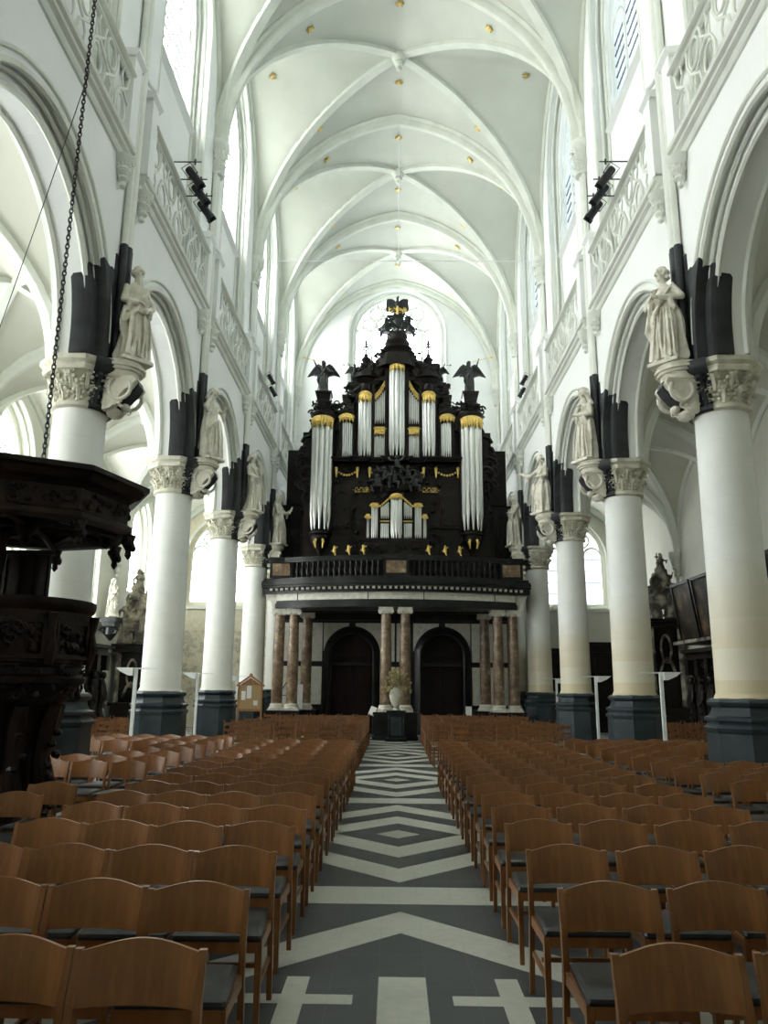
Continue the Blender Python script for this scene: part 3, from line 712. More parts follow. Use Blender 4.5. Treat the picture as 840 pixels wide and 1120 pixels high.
    # arms
    for e in (-1, 1):
        el, wr = p['arms'][0 if e < 0 else 1]; sh = V((cx(1.33)+e*.158*wd, .0, 1.335)); el = V(el); wr = V(wr)
        m.tube([sh-V((e*.06, 0, .02)), sh, (sh+el)/2, el], [.055, .068, .058, .054], 10)
        bare = p.get('bare')
        m.tube([el, (el+wr)/2, wr], [.054, .044 if bare else .052, .03 if bare else .044], 10); m.ell(el, .054, n=8, k=6)
        if not bare:     # hanging sleeve
            mid = (el+wr)/2; m.tube([mid, mid-V((0, -.02, .1)), el*.7+wr*.3-V((0, 0, .2))], [.055, .05, .03], 7)
        d = (wr-el).normalized(); hand(m, wr-d*.01, p.get('hd', {}).get(e, d), 1.05, e, p.get('curl', .5))
    # mantle: raised folds over shoulder, across the body and down the back
    for k in range(p.get('mantle', 6)):
        t = k/6.; s_ = p.get('msign', 1)
        m.tube([(s_*(.17-t*.05), -.02+t*.03, 1.42-t*.03), (s_*(.1-t*.06), -.15, 1.22-t*.05), (-s_*(.06+t*.02), -.17-.01*k, 1.0-t*.14), (-s_*.2, -.1, .9-t*.22), (-s_*.225, .05, .85-t*.3)],
               [.026, .024, .03, .032, .028], 6)
    for k in range(5):
        x = -.18+.09*k; m.tube([(x*.9, .12, 1.36), (x, .16, 1.0), (x*1.1+rnd.uniform(-.02, .02), .2, .5), (x*1.25, .21, .04)], [.04, .045, .05, .05], 6)
    for k in range(p.get('hang', 3)):
        s_ = p.get('msign', 1); x = -s_*(.2+.028*k); m.tube([(x, -.06-.03*k, .92), (x*1.15, -.1-.02*k, .62), (x*1.05, -.08, .30+.08*k)], [.028, .045, .02], 6)
    for k in range(7):
        x = -.2+.066*k; m.tube([(x*.75, -.15-.02*cos(x*8), .98), (x*.95+rnd.uniform(-.02, .02), -.19-.03*cos(x*6), .55), (x*1.15+rnd.uniform(-.03, .03), -.2-.03*cos(x*6), .05)], [.010, .022, .028], 5)
    # knee under the cloth and feet
    kx = p.get('knee', .08); m.tube([(kx*.8, -.1, .85), (kx, -.17, .5), (kx*.9, -.15, .12)], [.07, .062, .045], 8)
    for e in (-1, 1): m.tube([(e*.09, -.1, .04), (e*.1, -.2, .035), (e*.11, -.27, .025)], [.045, .04, .03], 8)
    if p.get('book'):
        b, rz = p['book']; m.box(-.09, .09, -.03, .03, -.13, .13, M4.Translation(b) @ M4.Rotation(rz, 4, 'Z') @ M4.Rotation(.4, 4, 'X'))
    if p.get('staff'):
        a, b = p['staff']; m.tube([a, b], .018, 6)
        if p.get('saw'): m.box(-.05, .05, -.01, .01, -.3, .3, M4.Translation(V(b)))
    m.box(-.27, .27, -.27, .25, -.05, .02)
    return m
def console(sg):
    root = thing('statue_console', '', 'console')       # local x: 0 at statue axis; wall direction = +sg
    m = MB(); hx = lambda v: sg*v
    def half(r, z0, z1, off=.15):
        pts = [(hx(.32), -r), (hx(off), -r)]+[(hx(off-r*1.02*sin(a)), -r*cos(a)) for a in [pi*i/12 for i in range(1, 12)]]+[(hx(off), r), (hx(.32), r)]
        m.prism(pts, z0, z1, 'z')
    half(.36, -.07, 0); half(.40, -.12, -.07); half(.36, -.17, -.12); half(.31, -.30, -.17)
    m.build('shelf', 'statue_stone', root, smooth=50)
    m = MB()
    for e in (-1, 1):            # two scroll brackets
        poly = [(.32, -.28), (-.16, -.28), (-.2, -.36), (-.14, -.46), (-.04, -.52), (.04, -.62), (.10, -.76), (.2, -.86), (.32, -.88)]
        m.prism([(hx(a), b) for a, b in poly], e*.2-.08, e*.2+.08)
        m.tube([(hx(.05-.19*cos(a)), e*.29, -.5-.2*sin(a)) for a in [pi*1.5*i/12-.6 for i in range(13)]], .035, 6)
    m.ell((hx(.2), 0, -.86), (.14, .2, .09)); m.ell((hx(.02), 0, -.76), (.08, .12, .07)); carve(m, hx(.1)-.08, hx(.1)+.08, -.8, -.7, -.2, 8, 3, .06); carve(m, hx(.1)-.08, hx(.1)+.08, -.8, -.7, .2, 8, 4, .06)
    m.build('scroll_bracket', 'statue_stone', root)
    m = MB()
    m.prism([(hx(a), b) for a, b in [(.3, -.3), (-.19, -.30), (-.22, -.4), (-.15, -.52), (-.04, -.64), (.06, -.72), (.3, -.8)]], -.13, .13)
    m.build('dark_tablet', 'black_paint', root); return root
POSES = {
 ('right', 1): dict(seed=3, hair='curly', turn=-.55, nod=.12, arms=[((-.30, -.10, 1.08), (-.06, -.27, 1.20)), ((.33, -.06, 1.10), (.03, -.27, 1.12))], mantle=7, knee=.1, sway=.05, folds=10, w=1.12),
 ('right', 2): dict(seed=5, hair='hood', turn=-.4, nod=.3, arms=[((-.26, -.10, 1.10), (.0, -.2, 1.25)), ((.27, -.08, 1.08), (-.02, -.24, 1.08))], mantle=4, knee=-.08, sway=.05, folds=8, msign=-1),
 ('right', 3): dict(seed=8, hair='curly', turn=-.3, nod=.05, arms=[((-.36, -.14, 1.16), (-.58, -.26, 1.26)), ((.28, -.1, 1.08), (.08, -.26, 1.04))], mantle=6, knee=.09, sway=.07, folds=9, hd={-1: (-1, -.4, .5)}),
 ('right', 4): dict(seed=11, hair='hood', turn=-.35, nod=.35, arms=[((-.22, -.12, 1.12), (.0, -.2, 1.22)), ((.22, -.12, 1.12), (.02, -.2, 1.16))], mantle=3, slim=1, knee=.06, sway=.02, folds=7),
 ('left', 1): dict(seed=14, hair='bald', beard=1, turn=.35, nod=.15, arms=[((-.27, -.08, 1.05), (-.1, -.26, .98)), ((.28, -.06, 1.06), (.1, -.25, .9))], mantle=7, knee=-.08, sway=.03, folds=10, w=1.12, book=((.0, -.27, .95), .2)),
 ('left', 2): dict(seed=17, hair='long', turn=.4, nod=.3, arms=[((-.30, -.08, 1.20), (-.12, -.1, 1.50)), ((.30, -.12, 1.12), (.16, -.28, 1.2))], mantle=7, knee=.1, sway=-.07, folds=9, staff=((-.26, .1, .2), (-.2, -.04, 1.5))),
 ('left', 3): dict(seed=21, hair='long', turn=.5, nod=.35, arms=[((-.26, -.08, 1.08), (-.05, -.24, 1.0)), ((.30, -.14, 1.22), (.1, -.16, 1.46))], mantle=5, knee=.1, sway=.08, folds=11, slim=1, msign=-1, staff=((.3, -.25, .02), (.24, -.2, .8))),
 ('left', 4): dict(seed=25, hair='hood', turn=.3, nod=.15, arms=[((-.24, -.12, 1.08), (-.04, -.28, 1.1)), ((.26, -.14, 1.12), (.14, -.36, 1.18))], mantle=6, knee=.07, sway=.02, folds=8, book=((.1, -.42, 1.2), .5)),
}
SLAB = {
 ('right', 1): 'stone statue of a curly-haired robed man, hands at his chest, nearest on the right',
 ('right', 2): 'stone statue of a hooded figure bowing its head, second on the right wall',
 ('right', 3): 'stone statue stretching one arm out to the nave, third on the right',
 ('right', 4): 'slim hooded stone statue with praying hands, right, next to the organ',
 ('left', 1): 'stone statue of a bald bearded man in a cloak, nearest on the left',
 ('left', 2): 'stone statue bowing with one arm raised to the head, second on the left',
 ('left', 3): 'slim stone statue with hand at face and a staff, third on the left',
 ('left', 4): 'cowled stone statue holding out a book, left, next to the organ'}
for sg, side in ((-1, 'left'), (1, 'right')):
    cs = console(sg)
    for kk in range(1, 5):
        pos = (sg*4.62, PY[kk+2], 7.10)
        lab = 'scrolled stone console with dark tablet under the %s statue on the %s' % (['nearest', 'second', 'third', 'fourth'][kk-1], side)
        if kk == 1: cs.location = pos; cs['label'] = lab; cs['group'] = 'statue consoles'
        else: copy_tree(cs, pos, 0, lab, 'statue consoles')
        o = remesh(figure(POSES[(side, kk)]), 'statue', 'statue_stone', .0115 if kk < 3 else .018, smooth_it=1)
        o.rotation_euler = (0, 0, sg*-R({1: 48, 2: 62, 3: 60, 4: 72}[kk])); s = 1.02 if kk > 1 else 1.03; s *= 1.0+.03*(kk-1); o.scale = (s, s, s); o.location = (sg*4.62, PY[kk+2], 7.101+.052*s)
        tag(o, SLAB[(side, kk)], 'statue', 'statues on the nave columns')

# ---------------------------------------------------------------- organ gallery (tribune) at the west end
def Zc(py, Y): return at(432.5, py, Y).z
YG = 28.6
GAL = thing('organ_gallery', 'black and white marble organ gallery on pairs of red marble columns', 'gallery', (0, YG, 0))
def gy(x): return 1.0*(1-(min(abs(x), 4.5)/4.5)**2)            # forward bow of the middle
def bowed(m, xa, xb, z0, z1, d, back, n=24, y0=0.):
    """slab whose front edge bows to the nave; d = projection in front of the column line"""
    fr = [(xa+(xb-xa)*i/n) for i in range(n+1)]
    poly = [(x, y0-gy(x)-d) for x in fr]+[(xb, back), (xa, back)]
    m.prism(poly, z0, z1, 'z')
m = MB(); bowed(m, -4.45, 4.45, 4.56, 4.76, .28, .9); bowed(m, -4.42, 4.42, 4.76, 4.84, .24, .9)
m.build('architrave', 'black_marble', GAL)
m = MB(); bowed(m, -4.40, 4.40, 4.84, 5.10, .2, .9); m.build('frieze', 'white_marble', GAL)
m = MB()
for x in (-1.0, 1.0, -3.6, 3.6): m.box(x-.015, x+.015, -gy(x)-.215, -gy(x)-.1, 4.84, 5.10)
m.build('frieze_joint', 'black_marble', GAL)
m = MB(); bowed(m, -4.92, 4.92, 5.10, 5.18, .38, 1.2); bowed(m, -4.94, 4.94, 5.18, 5.30, .3, 1.2); bowed(m, -4.94, 4.94, 5.30, 5.38, .52, 6.5); bowed(m, -4.94, 4.94, 5.38, 5.46, .60, 6.5); bowed(m, -4.94, 4.94, 5.46, 5.54, .5, 6.5)
m.build('cornice', 'black_marble', GAL)
dn = MB().box(-.05, .05, -.44, -.28, 5.2, 5.285).mesh('dentil', 'white_marble', 0)
for i in range(47):
    x = -4.6+9.2*i/46; o = bpy.data.objects.new('dentil', dn); C.objects.link(o); o.parent = GAL; o.location = (x, -gy(x), 0)
# balustrade
m = MB(); bowed(m, -4.9, 4.9, 5.54, 5.66, .36, .02, y0=.0)
m.build('plinth', 'black_marble', GAL)
m = MB(); n = 24
pts = [(x, -gy(x)-.2) for x in [-4.9+9.8*i/n for i in range(n+1)]]
m.prism([(x, y-.14) for x, y in pts]+[(x, y+.16) for x, y in pts[::-1]], 6.32, 6.42, 'z'); m.prism([(x, y-.11) for x, y in pts]+[(x, y+.13) for x, y in pts[::-1]], 6.24, 6.32, 'z')
m.build('handrail', 'black_marble', GAL)
for x, w in ((0, .46), (-4.25, .42), (4.25, .42)):
    m = MB(); y = -gy(x)-.2; m.box(x-w, x+w, y-.16, y+.16, 5.66, 6.30); m.box(x-w-.04, x+w+.04, y-.19, y+.19, 6.28, 6.44); m.build('pedestal', 'black_marble', GAL)
    m = MB(); m.box(x-w+.1, x+w-.1, y-.175, y-.1, 5.76, 6.2); m.build('marble_panel', 'red_marble', GAL)
bal = [(.05, 0), (.055, .04), (.03, .07), (.03, .1), (.065, .2), (.07, .26), (.04, .38), (.028, .46), (.045, .52), (.05, .58)]
bm_ = MB().lathe(bal, 10).mesh('baluster', 'black_marble'); xs = [-.64-i*.2 for i in range(16)]+[.64+i*.2 for i in range(16)]
for x in xs:
    o = bpy.data.objects.new('baluster', bm_); C.objects.link(o); o.parent = GAL; o.location = (x, -gy(x)-.2, 5.66)
# columns of the porch
def ionic(mat='red_marble'):
    s = MB(); s.lathe([(.2, 1.16), (.205, 2), (.2, 3), (.17, 4.36)], 24)
    b = MB(); b.box(-.28, .28, -.28, .28, .93, 1.0); b.lathe([(.27, 1.0), (.28, 1.03), (.27, 1.06), (.23, 1.08), (.25, 1.11), (.25, 1.13), (.21, 1.17)], 20)
    c = MB(); c.lathe([(.17, 4.33), (.19, 4.35), (.17, 4.37), (.2, 4.44), (.2, 4.46)], 20); c.box(-.26, .26, -.24, .24, 4.50, 4.56)
    c.box(-.22, .22, -.22, .22, 4.44, 4.5)
    for e in (-1, 1):
        c.lathe([(0, -.2), (.085, -.2), (.06, -.0), (.085, .2), (0, .2)], 12, (0, 0, 0), M4.Translation((e*.2, 0, 4.42)) @ M4.Rotation(pi/2, 4, 'X'))
    return s.mesh('column_shaft', mat), b.mesh('column_base', 'white_marble'), c.mesh('column_capital', 'white_marble')
ms = ionic()
def put(me, name, par, loc):
    o = bpy.data.objects.new(name, me); C.objects.link(o); o.parent = par; o.location = loc; return o
for x, y in ((-4.3, -.05), (-3.74, -.2), (-3.4, 1.15), (-.35, -.98), (.33, -.98), (3.72, -.2), (4.3, -.05), (3.4, 1.15)):
    s = put(ms[0], 'column', GAL, (x, y, 0)); put(ms[1], 'column_base', s, (0, 0, 0)); put(ms[2], 'column_capital', s, (0, 0, 0))
for a, b, y0, y1 in ((-4.65, -3.38, -.55, .3), (3.38, 4.65, -.55, .3), (-.78, .78, -1.35, -.6), (-4.6, -2.95, .8, 2.2), (2.95, 4.6, .8, 2.2)):
    m = MB(); m.box(a, b, y0, y1, 0, .12); m.box(a+.03, b-.03, y0+.03, y1-.03, .12, .84); m.box(a, b, y0, y1, .84, .93); m.build('column_pedestal', 'black_marble', GAL, smooth=0)
# side brackets of the cornice
for e in (-1, 1):
    m = MB(); m.prism([(e*4.42, 5.1), (e*4.86, 5.1), (e*4.8, 4.95), (e*4.62, 4.8), (e*4.55, 4.55), (e*4.42, 4.5)], -.15, .15)
    m.build('bracket', 'white_marble', GAL)
# the wall of the porch with its two round arches
yb = 2.2
m = MB(); arch_wall(m, 1, yb, yb+.7, -4.7, 0, 0, 4.7, -1.72, .88, 3.0, 3.88, flip=True, n=12); arch_wall(m, 1, yb, yb+.7, 0, 4.7, 0, 4.7, 1.84, .88, 3.0, 3.88, flip=True, n=12)
m.build('porch_wall', 'black_marble', GAL, smooth=20)
m = MB()
for c in (-1.72, 1.84):
    pts = [(c-.97, yb-.05, 0)]+[(c-.97*cos(a), yb-.05, 3.0+.97*sin(a)) for a in [pi*i/20 for i in range(21)]]+[(c+.97, yb-.05, 0)]
    m.sweep(pts, [(-.08, -.16), (.12, -.16), (.16, -.1), (.1, .1), (.06, .13), (-.08, .13)], (0, -1, 0))
m.build('archivolt', 'black_marble', GAL)
m = MB()
def panel(x0, x1, z0, z1): m.box(x0, x1, yb-.06, yb+.02, z0, z1)
for x0, x1 in ((-3.3, -2.9), (3.0, 3.4), (-.5, -.04), (.04, .55), (-4.4, -4.0), (-3.85, -3.5), (3.6, 3.95), (4.05, 4.4)):
    panel(x0, x1, 1.1, 2.55); panel(x0, x1, 2.75, 4.25)
for c, a, b in ((-1.72, -2.85, -.58), (1.84, .7, 2.95)):
    for e, lim in ((-1, a), (1, b)):
        pts = [(lim, 4.25), (c+e*.12, 4.25)]+[(c+e*1.12*sin(t), 3.0+1.14*cos(t)) for t in [.12+(pi/2*.9-.12)*i/10 for i in range(11)]]+[(lim, 3.15)]
        m.prism([(p, q) for p, q in pts], yb-.06, yb+.02)
m.build('marble_inlay', 'veined_marble', GAL, smooth=0)
m = MB(); m.box(-4.45, 4.45, yb-.1, yb+.05, 4.35, 4.75); m.box(-4.45, 4.45, .0, yb+.1, 4.74, 4.84); m.box(-4.45, 4.45, yb-.09, yb+.02, 2.6, 2.7); m.box(-4.5, 4.5, .5, .62, 4.5, 4.84)
m.build('inner_entablature', 'black_marble', GAL, smooth=0)
def door(n, c, mat, ypos):
    m = MB(); pts = [(c-.89, 0), (c-.89, 3.0)]+[(c-.89*cos(a), 3.0+.89*sin(a)) for a in [pi*i/16 for i in range(1, 16)]]+[(c+.89, 3.0), (c+.89, 0)]
    m.prism(pts, ypos, ypos+.08)
    for x0, x1 in ((c-.78, c-.06), (c+.06, c+.78)):
        for z0, z1 in ((.25, 1.1), (1.25, 2.1), (2.25, 2.9)): m.box(x0, x1, ypos-.03, ypos, z0, z1, taper=0.02)
    m.box(c-.05, c+.05, ypos-.06, ypos, 0, 3.8); m.box(c-.88, c+.88, ypos-.07, ypos, 2.92, 3.06)
    o = m.build('door_%d' % n, mat, smooth=0); o['kind'] = 'structure'; return o
door(1, -1.72, 'red_door', YG+yb+.45); door(2, 1.84, 'dark_oak', YG+yb+.62)

# ---------------------------------------------------------------- the great organ
YO = 28.95            # front plane of the main case
ORG = thing('pipe_organ', 'huge black carved pipe organ with silver pipes and gilded carving', 'pipe organ', (0, YO, 5.54))
def oz(py): return Zc(py, YO)-5.54
def ox(px): return (px-432.4)*.0345
def lbox(m, x0, x1, y0, y1, z0, z1): m.box(x0, x1, y0, y1, z0, z1)
def pipes(par, cx, w, n, ztop, zbot, feet, y0, bow=0., mat='pipe_metal', tops=None, fz=None):
    """front pipes: cylinder body, mouth with lips, conical foot; each pipe its own part"""
    for i in range(n):
        u = (i-(n-1)/2)/(n/2.); x = cx+u*w/2; r = w/n/2*.96; y = y0-bow*sqrt(max(0, 1-u*u))
        if bow > .12: aa = u*R(88); x = cx+(w/2-.02)*sin(aa); y = y0-bow*cos(aa); r = w/2*R(88)*2/n/2*.94*(1 if abs(u) > .01 else 1.05)
        zt = ztop if tops is None else tops(u); f = feet*(1 if fz is None else fz(u)); zf = zbot+f
        m = MB(); m.lathe([(r*.22, zbot), (r*.3, zbot+.03), (r, zf), (r, zt-.01), (r*.92, zt)], 14, (x, y, 0))
        mh = r*2.6
        m.prism([(x-r*.5, zf+.02), (x+r*.5, zf+.02), (x+r*.42, zf+mh*.55), (x, zf+mh), (x-r*.42, zf+mh*.55)], y-r*1.02, y-r*.5)
        m.build('pipe', mat, par)
def gild_top(par, cx, w, z0, z1, y0, bow, seed, arch=0.):
    m = MB(); rnd = random.Random(seed); n = 9
    for i in range(n):
        u = -1+2*(i+.5)/n; x = cx+u*w/2; y = y0-bow*sqrt(max(0, 1-u*u))-.05; zt = z1-arch*u*u
        m.tube([(x, y, zt-.03), (x+.02*cos(i), y-.05, (z0+zt)/2), (x, y-.02, z0+(.08 if i % 2 else 0))], [.05*w/.5, .045*w/.5, .02], 6)
        scroll(m, (x, y-.06, zt-.08-rnd.random()*.05), .055, 1 if u > 0 else -1, .02)
        m.ell((x, y-.05, z0+.06+.05*(i % 2)), (.03, .03, .05), n=6, k=4)
    pts = [(cx+u*w/2, y0-bow*sqrt(max(0, 1-u*u))-.05, z1-arch*u*u) for u in [-1+2*i/12 for i in range(13)]]
    m.tube(pts, .03, 6); m.build('gilded_carving', 'gilding', par)
# case body
case = MB(); cor = MB(); crv = MB()
zm = oz(502)            # foot line of the main pipes
# lower case (behind the choir organ)
lbox(case, -3.6, 3.6, .15, 2.9, 0, zm-.02)
for e in (-1, 1):
    for x0, x1 in ((.55, 1.5), (1.7, 2.55)):
        for z0, z1 in ((.5, 1.9), (2.2, 3.5)):
            a, b = sorted((e*x0, e*x1)); lbox(cor, a, b, .08, .16, z0, z1); lbox(case, a+.1, b-.1, .04, .1, z0+.1, z1-.1)
# main case: stepped masses behind each pipe field
lbox(case, -.55, .55, .25, 1.6, zm, oz(385)); lbox(case, -1.5, 1.5, .25, 1.6, zm, oz(428)); lbox(case, -2.1, 2.1, .3, 1.6, zm, oz(440)); lbox(case, -2.6, 2.6, .3, 1.6, zm, oz(455))
for e in (-1, 1):      # case behind the side towers
    a, b = sorted((e*2.4, e*3.75)); lbox(case, a, b, .35, 1.9, zm-2, oz(470)); a, b = sorted((e*2.35, e*3.6)); lbox(case, a, b, .2, 1.8, 0, zm-1.2)
# posts between the fields
for x in (.42, .98-.06, 1.36-.02, 1.83-.05, 2.33):
    for e in (-1, 1):
        pass
def post(px, ytop, w=.05):
    for e in (-1, 1):
        x = e*ox(px); lbox(cor, x-w, x+w, -.02, .3, zm, oz(ytop))
post(444.3, 392, .07); post(459.8, 420, .06); post(477.3, 436, .06); post(496.5, 446, .06); post(481.5, 452, .045)
lbox(case, ox(443), ox(461), .1, .3, oz(476), oz(463)); lbox(case, -ox(461), -ox(443), .1, .3, oz(476), oz(463))
# impost cornice under the main pipes, breaking forward under the towers
def cornice_at(z, spans, back=.3, mb=cor):
    for x0, x1, d in spans:
        for k, (dz0, dz1, dd) in enumerate(((-.16, -.1, .0), (-.1, -.05, .06), (-.05, .0, .12))):
            mb.box(x0-dd, x1+dd, -d-dd, back, z+dz0, z+dz1)
cornice_at(zm, [(-2.45, 2.45, .12), (-.5, .5, .34), (-1.72, -1.1, .3), (1.1, 1.72, .3), (-2.42, -1.85, .2), (1.85, 2.42, .2)])
# ----- side towers: round, with big pipes
ztw, zbw = oz(469), oz(581)
for e in (-1, 1):
    c = e*2.93
    pipes(ORG, c, .70, 5, ztw+.06, zbw, .75, -.05, .30, fz=lambda u: 1.35-.7*abs(u))
    gild_top(ORG, c, .84, oz(470)-.06, oz(459), -.05, .36, 7+e, arch=.05)
    m = MB()
    m.lathe([(.40, zbw-.02), (.46, zbw-.06), (.46, zbw-.14), (.38, zbw-.2), (.40, zbw-.34), (.28, zbw-.55), (.2, zbw-.66), (.1, zbw-.8), (.05, zbw-1.0)], 20, (c, .1, 0))
    m.lathe([(.43, oz(460)), (.46, oz(458)), (.52, oz(455)), (.52, oz(453.5)), (.44, oz(451)), (.40, oz(450)), (.42, oz(447)), (.38, oz(443.5)), (.30, oz(441)), (.22, oz(439))], 20, (c, .1, 0))
    m.box(c-.25, c+.25, -.15, .35, oz(439.5), oz(431), taper=-.05); m.box(c-.33, c+.33, -.23, .43, oz(431.5), oz(429.5))
    m.box(*sorted((c-.46, c-.40)), -.05, .4, zbw, ztw+.4); m.box(*sorted((c+.40, c+.46)), -.05, .4, zbw, ztw+.4); m.box(c-.4, c+.4, .12, .4, zbw, ztw+.4)
    carve(m, c-.4, c+.4, oz(451), oz(441), -.3, 26, 31+e, .10, .1); carve(m, c-.55, c+.55, oz(460), oz(440), .2, 34, 35+e, .14, .1)
    m.build('side_tower_case', 'dark_oak', ORG)
    m = MB()                                                             # gilded lions' heads under the tower
    for d in (-.13, .13): m.tube([(c+d, -.28, zbw-.38), (c+d*1.3, -.36, zbw-.5), (c+d, -.3, zbw-.72)], [.05, .06, .03], 7)
    m.build('gilded_bracket', 'gilding', ORG)
    # carved wings outside the towers
    m = MB(); rnd = random.Random(50+e)
    for i, (px, py, rr) in enumerate([(528, 472, .22), (533, 482, .3), (537, 494, .34), (538, 506, .32), (536, 518, .34), (533, 532, .32), (531, 545, .34), (530, 558, .32), (528, 570, .3), (541, 500, .22), (543, 515, .22), (540, 530, .24), (528, 462, .16), (530, 585, .28)]):
        scroll(m, (e*ox(px), .2+.1*sin(i), oz(py)), rr, e*(1 if i % 2 else -1), rr*.3, 1.4); blob(m, (e*(ox(px)-.1), .3, oz(py)), rr*.9, rnd, .35)
    m.box(*sorted((e*3.25, e*3.62)), .2, .5, 0.1, oz(480)); m.build('carved_wing', 'dark_oak', ORG)
# ----- centre tower
pipes(ORG, 0, .54, 5, oz(404), zm+.02, .5, .02, .30, fz=lambda u: .6+.8*(1-abs(u))); gild_top(ORG, 0, .60, oz(409), oz(399), .02, .34, 3, arch=.04)
# ----- round towers either side
for e in (-1, 1):
    c = e*ox(469+.5) ; c = e*1.27
    pipes(ORG, c, .46, 5, oz(438), zm+.02, .42, .06, .22, fz=lambda u: .7+.6*(1-abs(u))); gild_top(ORG, c, .50, oz(442), oz(430.5), .06, .26, 11+e, arch=.04)
    c = e*.68      # flats, two storeys
    pipes(ORG, c, .44, 6, 0, oz(463)+.02, .25, .12, 0, tops=lambda u: oz(432)+(-e*u)*.28, fz=lambda u: 1-.5*e*u)
    m = MB()
    for i in range(8):
        u = -1+2*i/7.; x = c+u*.23; z = oz(429)-e*u*.36+.1*(u*e)**2
        m.ell((x, .04, z), (.06, .04, .09), n=7, k=5); scroll(m, (x, .0, z-.02), .06, e, .02)
    m.tube([(c+u*.24, .05, oz(427)-e*u*.36+.1*u*u+.06) for u in (-1, -.5, 0, .5, 1)], .03, 6); m.build('gilded_carving', 'gilding', ORG)
    pipes(ORG, c, .44, 7, 0, zm+.02, .22, .12, 0, tops=lambda u: oz(472), fz=lambda u: .4+1.2*(1-abs(u))); gild_top(ORG, c, .44, oz(476), oz(467), .1, .0, 15+e)
    c = e*2.0      # outer flats with rounded heads
    pipes(ORG, c, .52, 6, 0, zm+.02, .3, .1, .06, tops=lambda u: oz(461)-.1*abs(u), fz=lambda u: .6+.8*(1-abs(u))); gild_top(ORG, c, .58, oz(462), oz(453), .08, .07, 19+e, arch=.1)
# ----- entablatures and crestings above each field
def rings(c, zs, y=.2, n=20):
    cor.lathe([(r, oz(p)) for r, p in zs], n, (c, y, 0))
rings(0, [(.36, 399), (.42, 397), (.44, 395), (.36, 394), (.40, 390), (.52, 388.5), (.54, 387), (.46, 385.5), (.50, 384), (.60, 382), (.62, 380.5), (.52, 379), (.46, 377), (.50, 375.5), (.52, 374), (.42, 372), (.40, 368), (.42, 366), (.32, 363), (.2, 361)])
case.lathe([(.95, oz(402)), (.85, oz(395)), (.78, oz(388)), (.66, oz(385)), (.6, oz(379)), (.45, oz(375))], 12, (0, .45, 0))
carve(crv, -.95, .95, oz(402), oz(384), -.05, 60, 171, .12)
for e in (-1, 1): case.lathe([(.62, oz(413)), (.5, oz(407)), (.36, oz(401)), (.24, oz(395)), (.12, oz(389))], 10, (e*1.22, .35, 0)); carve(crv, e*1.22-.3, e*1.22+.3, oz(408), oz(396), -.02, 22, 173, .09); cor.box(*sorted((e*.75, e*1.85)), -.02, .7, oz(415.5), oz(412.5))
for e in (-1, 1):
    rings(e*1.27, [(.28, 430.5), (.33, 428), (.28, 426), (.28, 420), (.36, 417), (.42, 415), (.34, 413), (.26, 410), (.30, 408), (.26, 405), (.18, 400), (.12, 396), (.17, 393), (.2, 391.5), (.16, 390), (.1, 388.5), (.06, 386)])
    # sweeping shoulders from the centre tower down to the side
    for i in range(16):
        t = i/15.; x = .5+1.0*t; pz = 384+40*t**.55
        scroll(crv, (e*x, .02, oz(pz+4)), .17, e, .05, 1.2); blob(crv, (e*x, .15, oz(pz+9)), .24, random.Random(i), .5)
    a, b = sorted((e*.42, e*1.0)); case.box(a, b, .25, .8, oz(440), oz(398)); a, b = sorted((e*.42, e*.8)); case.box(a, b, .25, .8, oz(400), oz(388))
    a, b = sorted((e*.45, e*.93)); cor.box(a, b, .0, .3, oz(416), oz(412))
    # stepped blocks outside the round towers
    a, b = sorted((e*1.5, e*1.98)); cor.box(a, b, .0, .8, oz(422), oz(418)); case.box(*sorted((e*1.45, e*1.85)), .1, .8, oz(440), oz(421)); cor.box(*sorted((e*1.7, e*2.2)), .05, .8, oz(434), oz(431)); case.box(*sorted((e*1.7, e*2.1)), .1, .8, oz(456), oz(433))
    cor.box(*sorted((e*1.7, e*2.4)), -.05, .5, oz(452), oz(449)); case.box(*sorted((e*2.3, e*2.6)), .1, .8, oz(470), oz(452))
    carve(crv, *sorted((e*1.75, e*2.5)), oz(450), oz(440), .1, 26, 61+e, .14); carve(crv, *sorted((e*1.5, e*2.1)), oz(432), oz(421), .1, 18, 63+e, .13)
    carve(crv, *sorted((e*1.0, e*1.6)), oz(412), oz(396), .05, 26, 65+e, .11); carve(crv, *sorted((e*.95, e*1.7)), oz(424), oz(408), .1, 26, 67+e, .12)
    carve(crv, *sorted((e*2.4, e*3.3)), oz(472), oz(452), .2, 30, 69+e, .15)
    # fretwork strips beside the pipes
    for px in (444.3, 459.8, 477.3, 496.5):
        for q in range(int((502-440)/4)):
            scroll(crv, (e*ox(px), -.03, oz(500-q*4)), .05, 1 if q % 2 else -1, .014, n=8)
carve(crv, -.45, .45, oz(398), oz(388), -.12, 22, 71, .08); carve(crv, -.42, .42, oz(375), oz(366), -.1, 18, 72, .08)
# frieze below the main pipes
carve(crv, -2.5, 2.5, oz(520), oz(508), .05, 70, 73, .1); carve(crv, -2.6, 2.6, oz(600), oz(525), .1, 120, 74, .13, .05)
for e in (-1, 1):       # dark panelling between the organ and the columns
    a, b = sorted((e*3.4, e*4.9)); case.box(a, b, 1.3, 1.6, 0, 3.4); a, b = sorted((e*3.4, e*4.45)); case.box(a, b, 1.2, 1.6, 3.4, oz(483))
    for k in range(4): a, b = sorted((e*(3.6+.32*k), e*(3.86+.32*k))); case.box(a, b, 1.25, 1.3, .4, 3.0)
case.build('case', 'dark_oak', ORG, smooth=20); cor.build('moulding', 'dark_oak', ORG, smooth=25); remesh(crv, 'carving', 'dark_oak', .028, ORG, smooth_it=1)
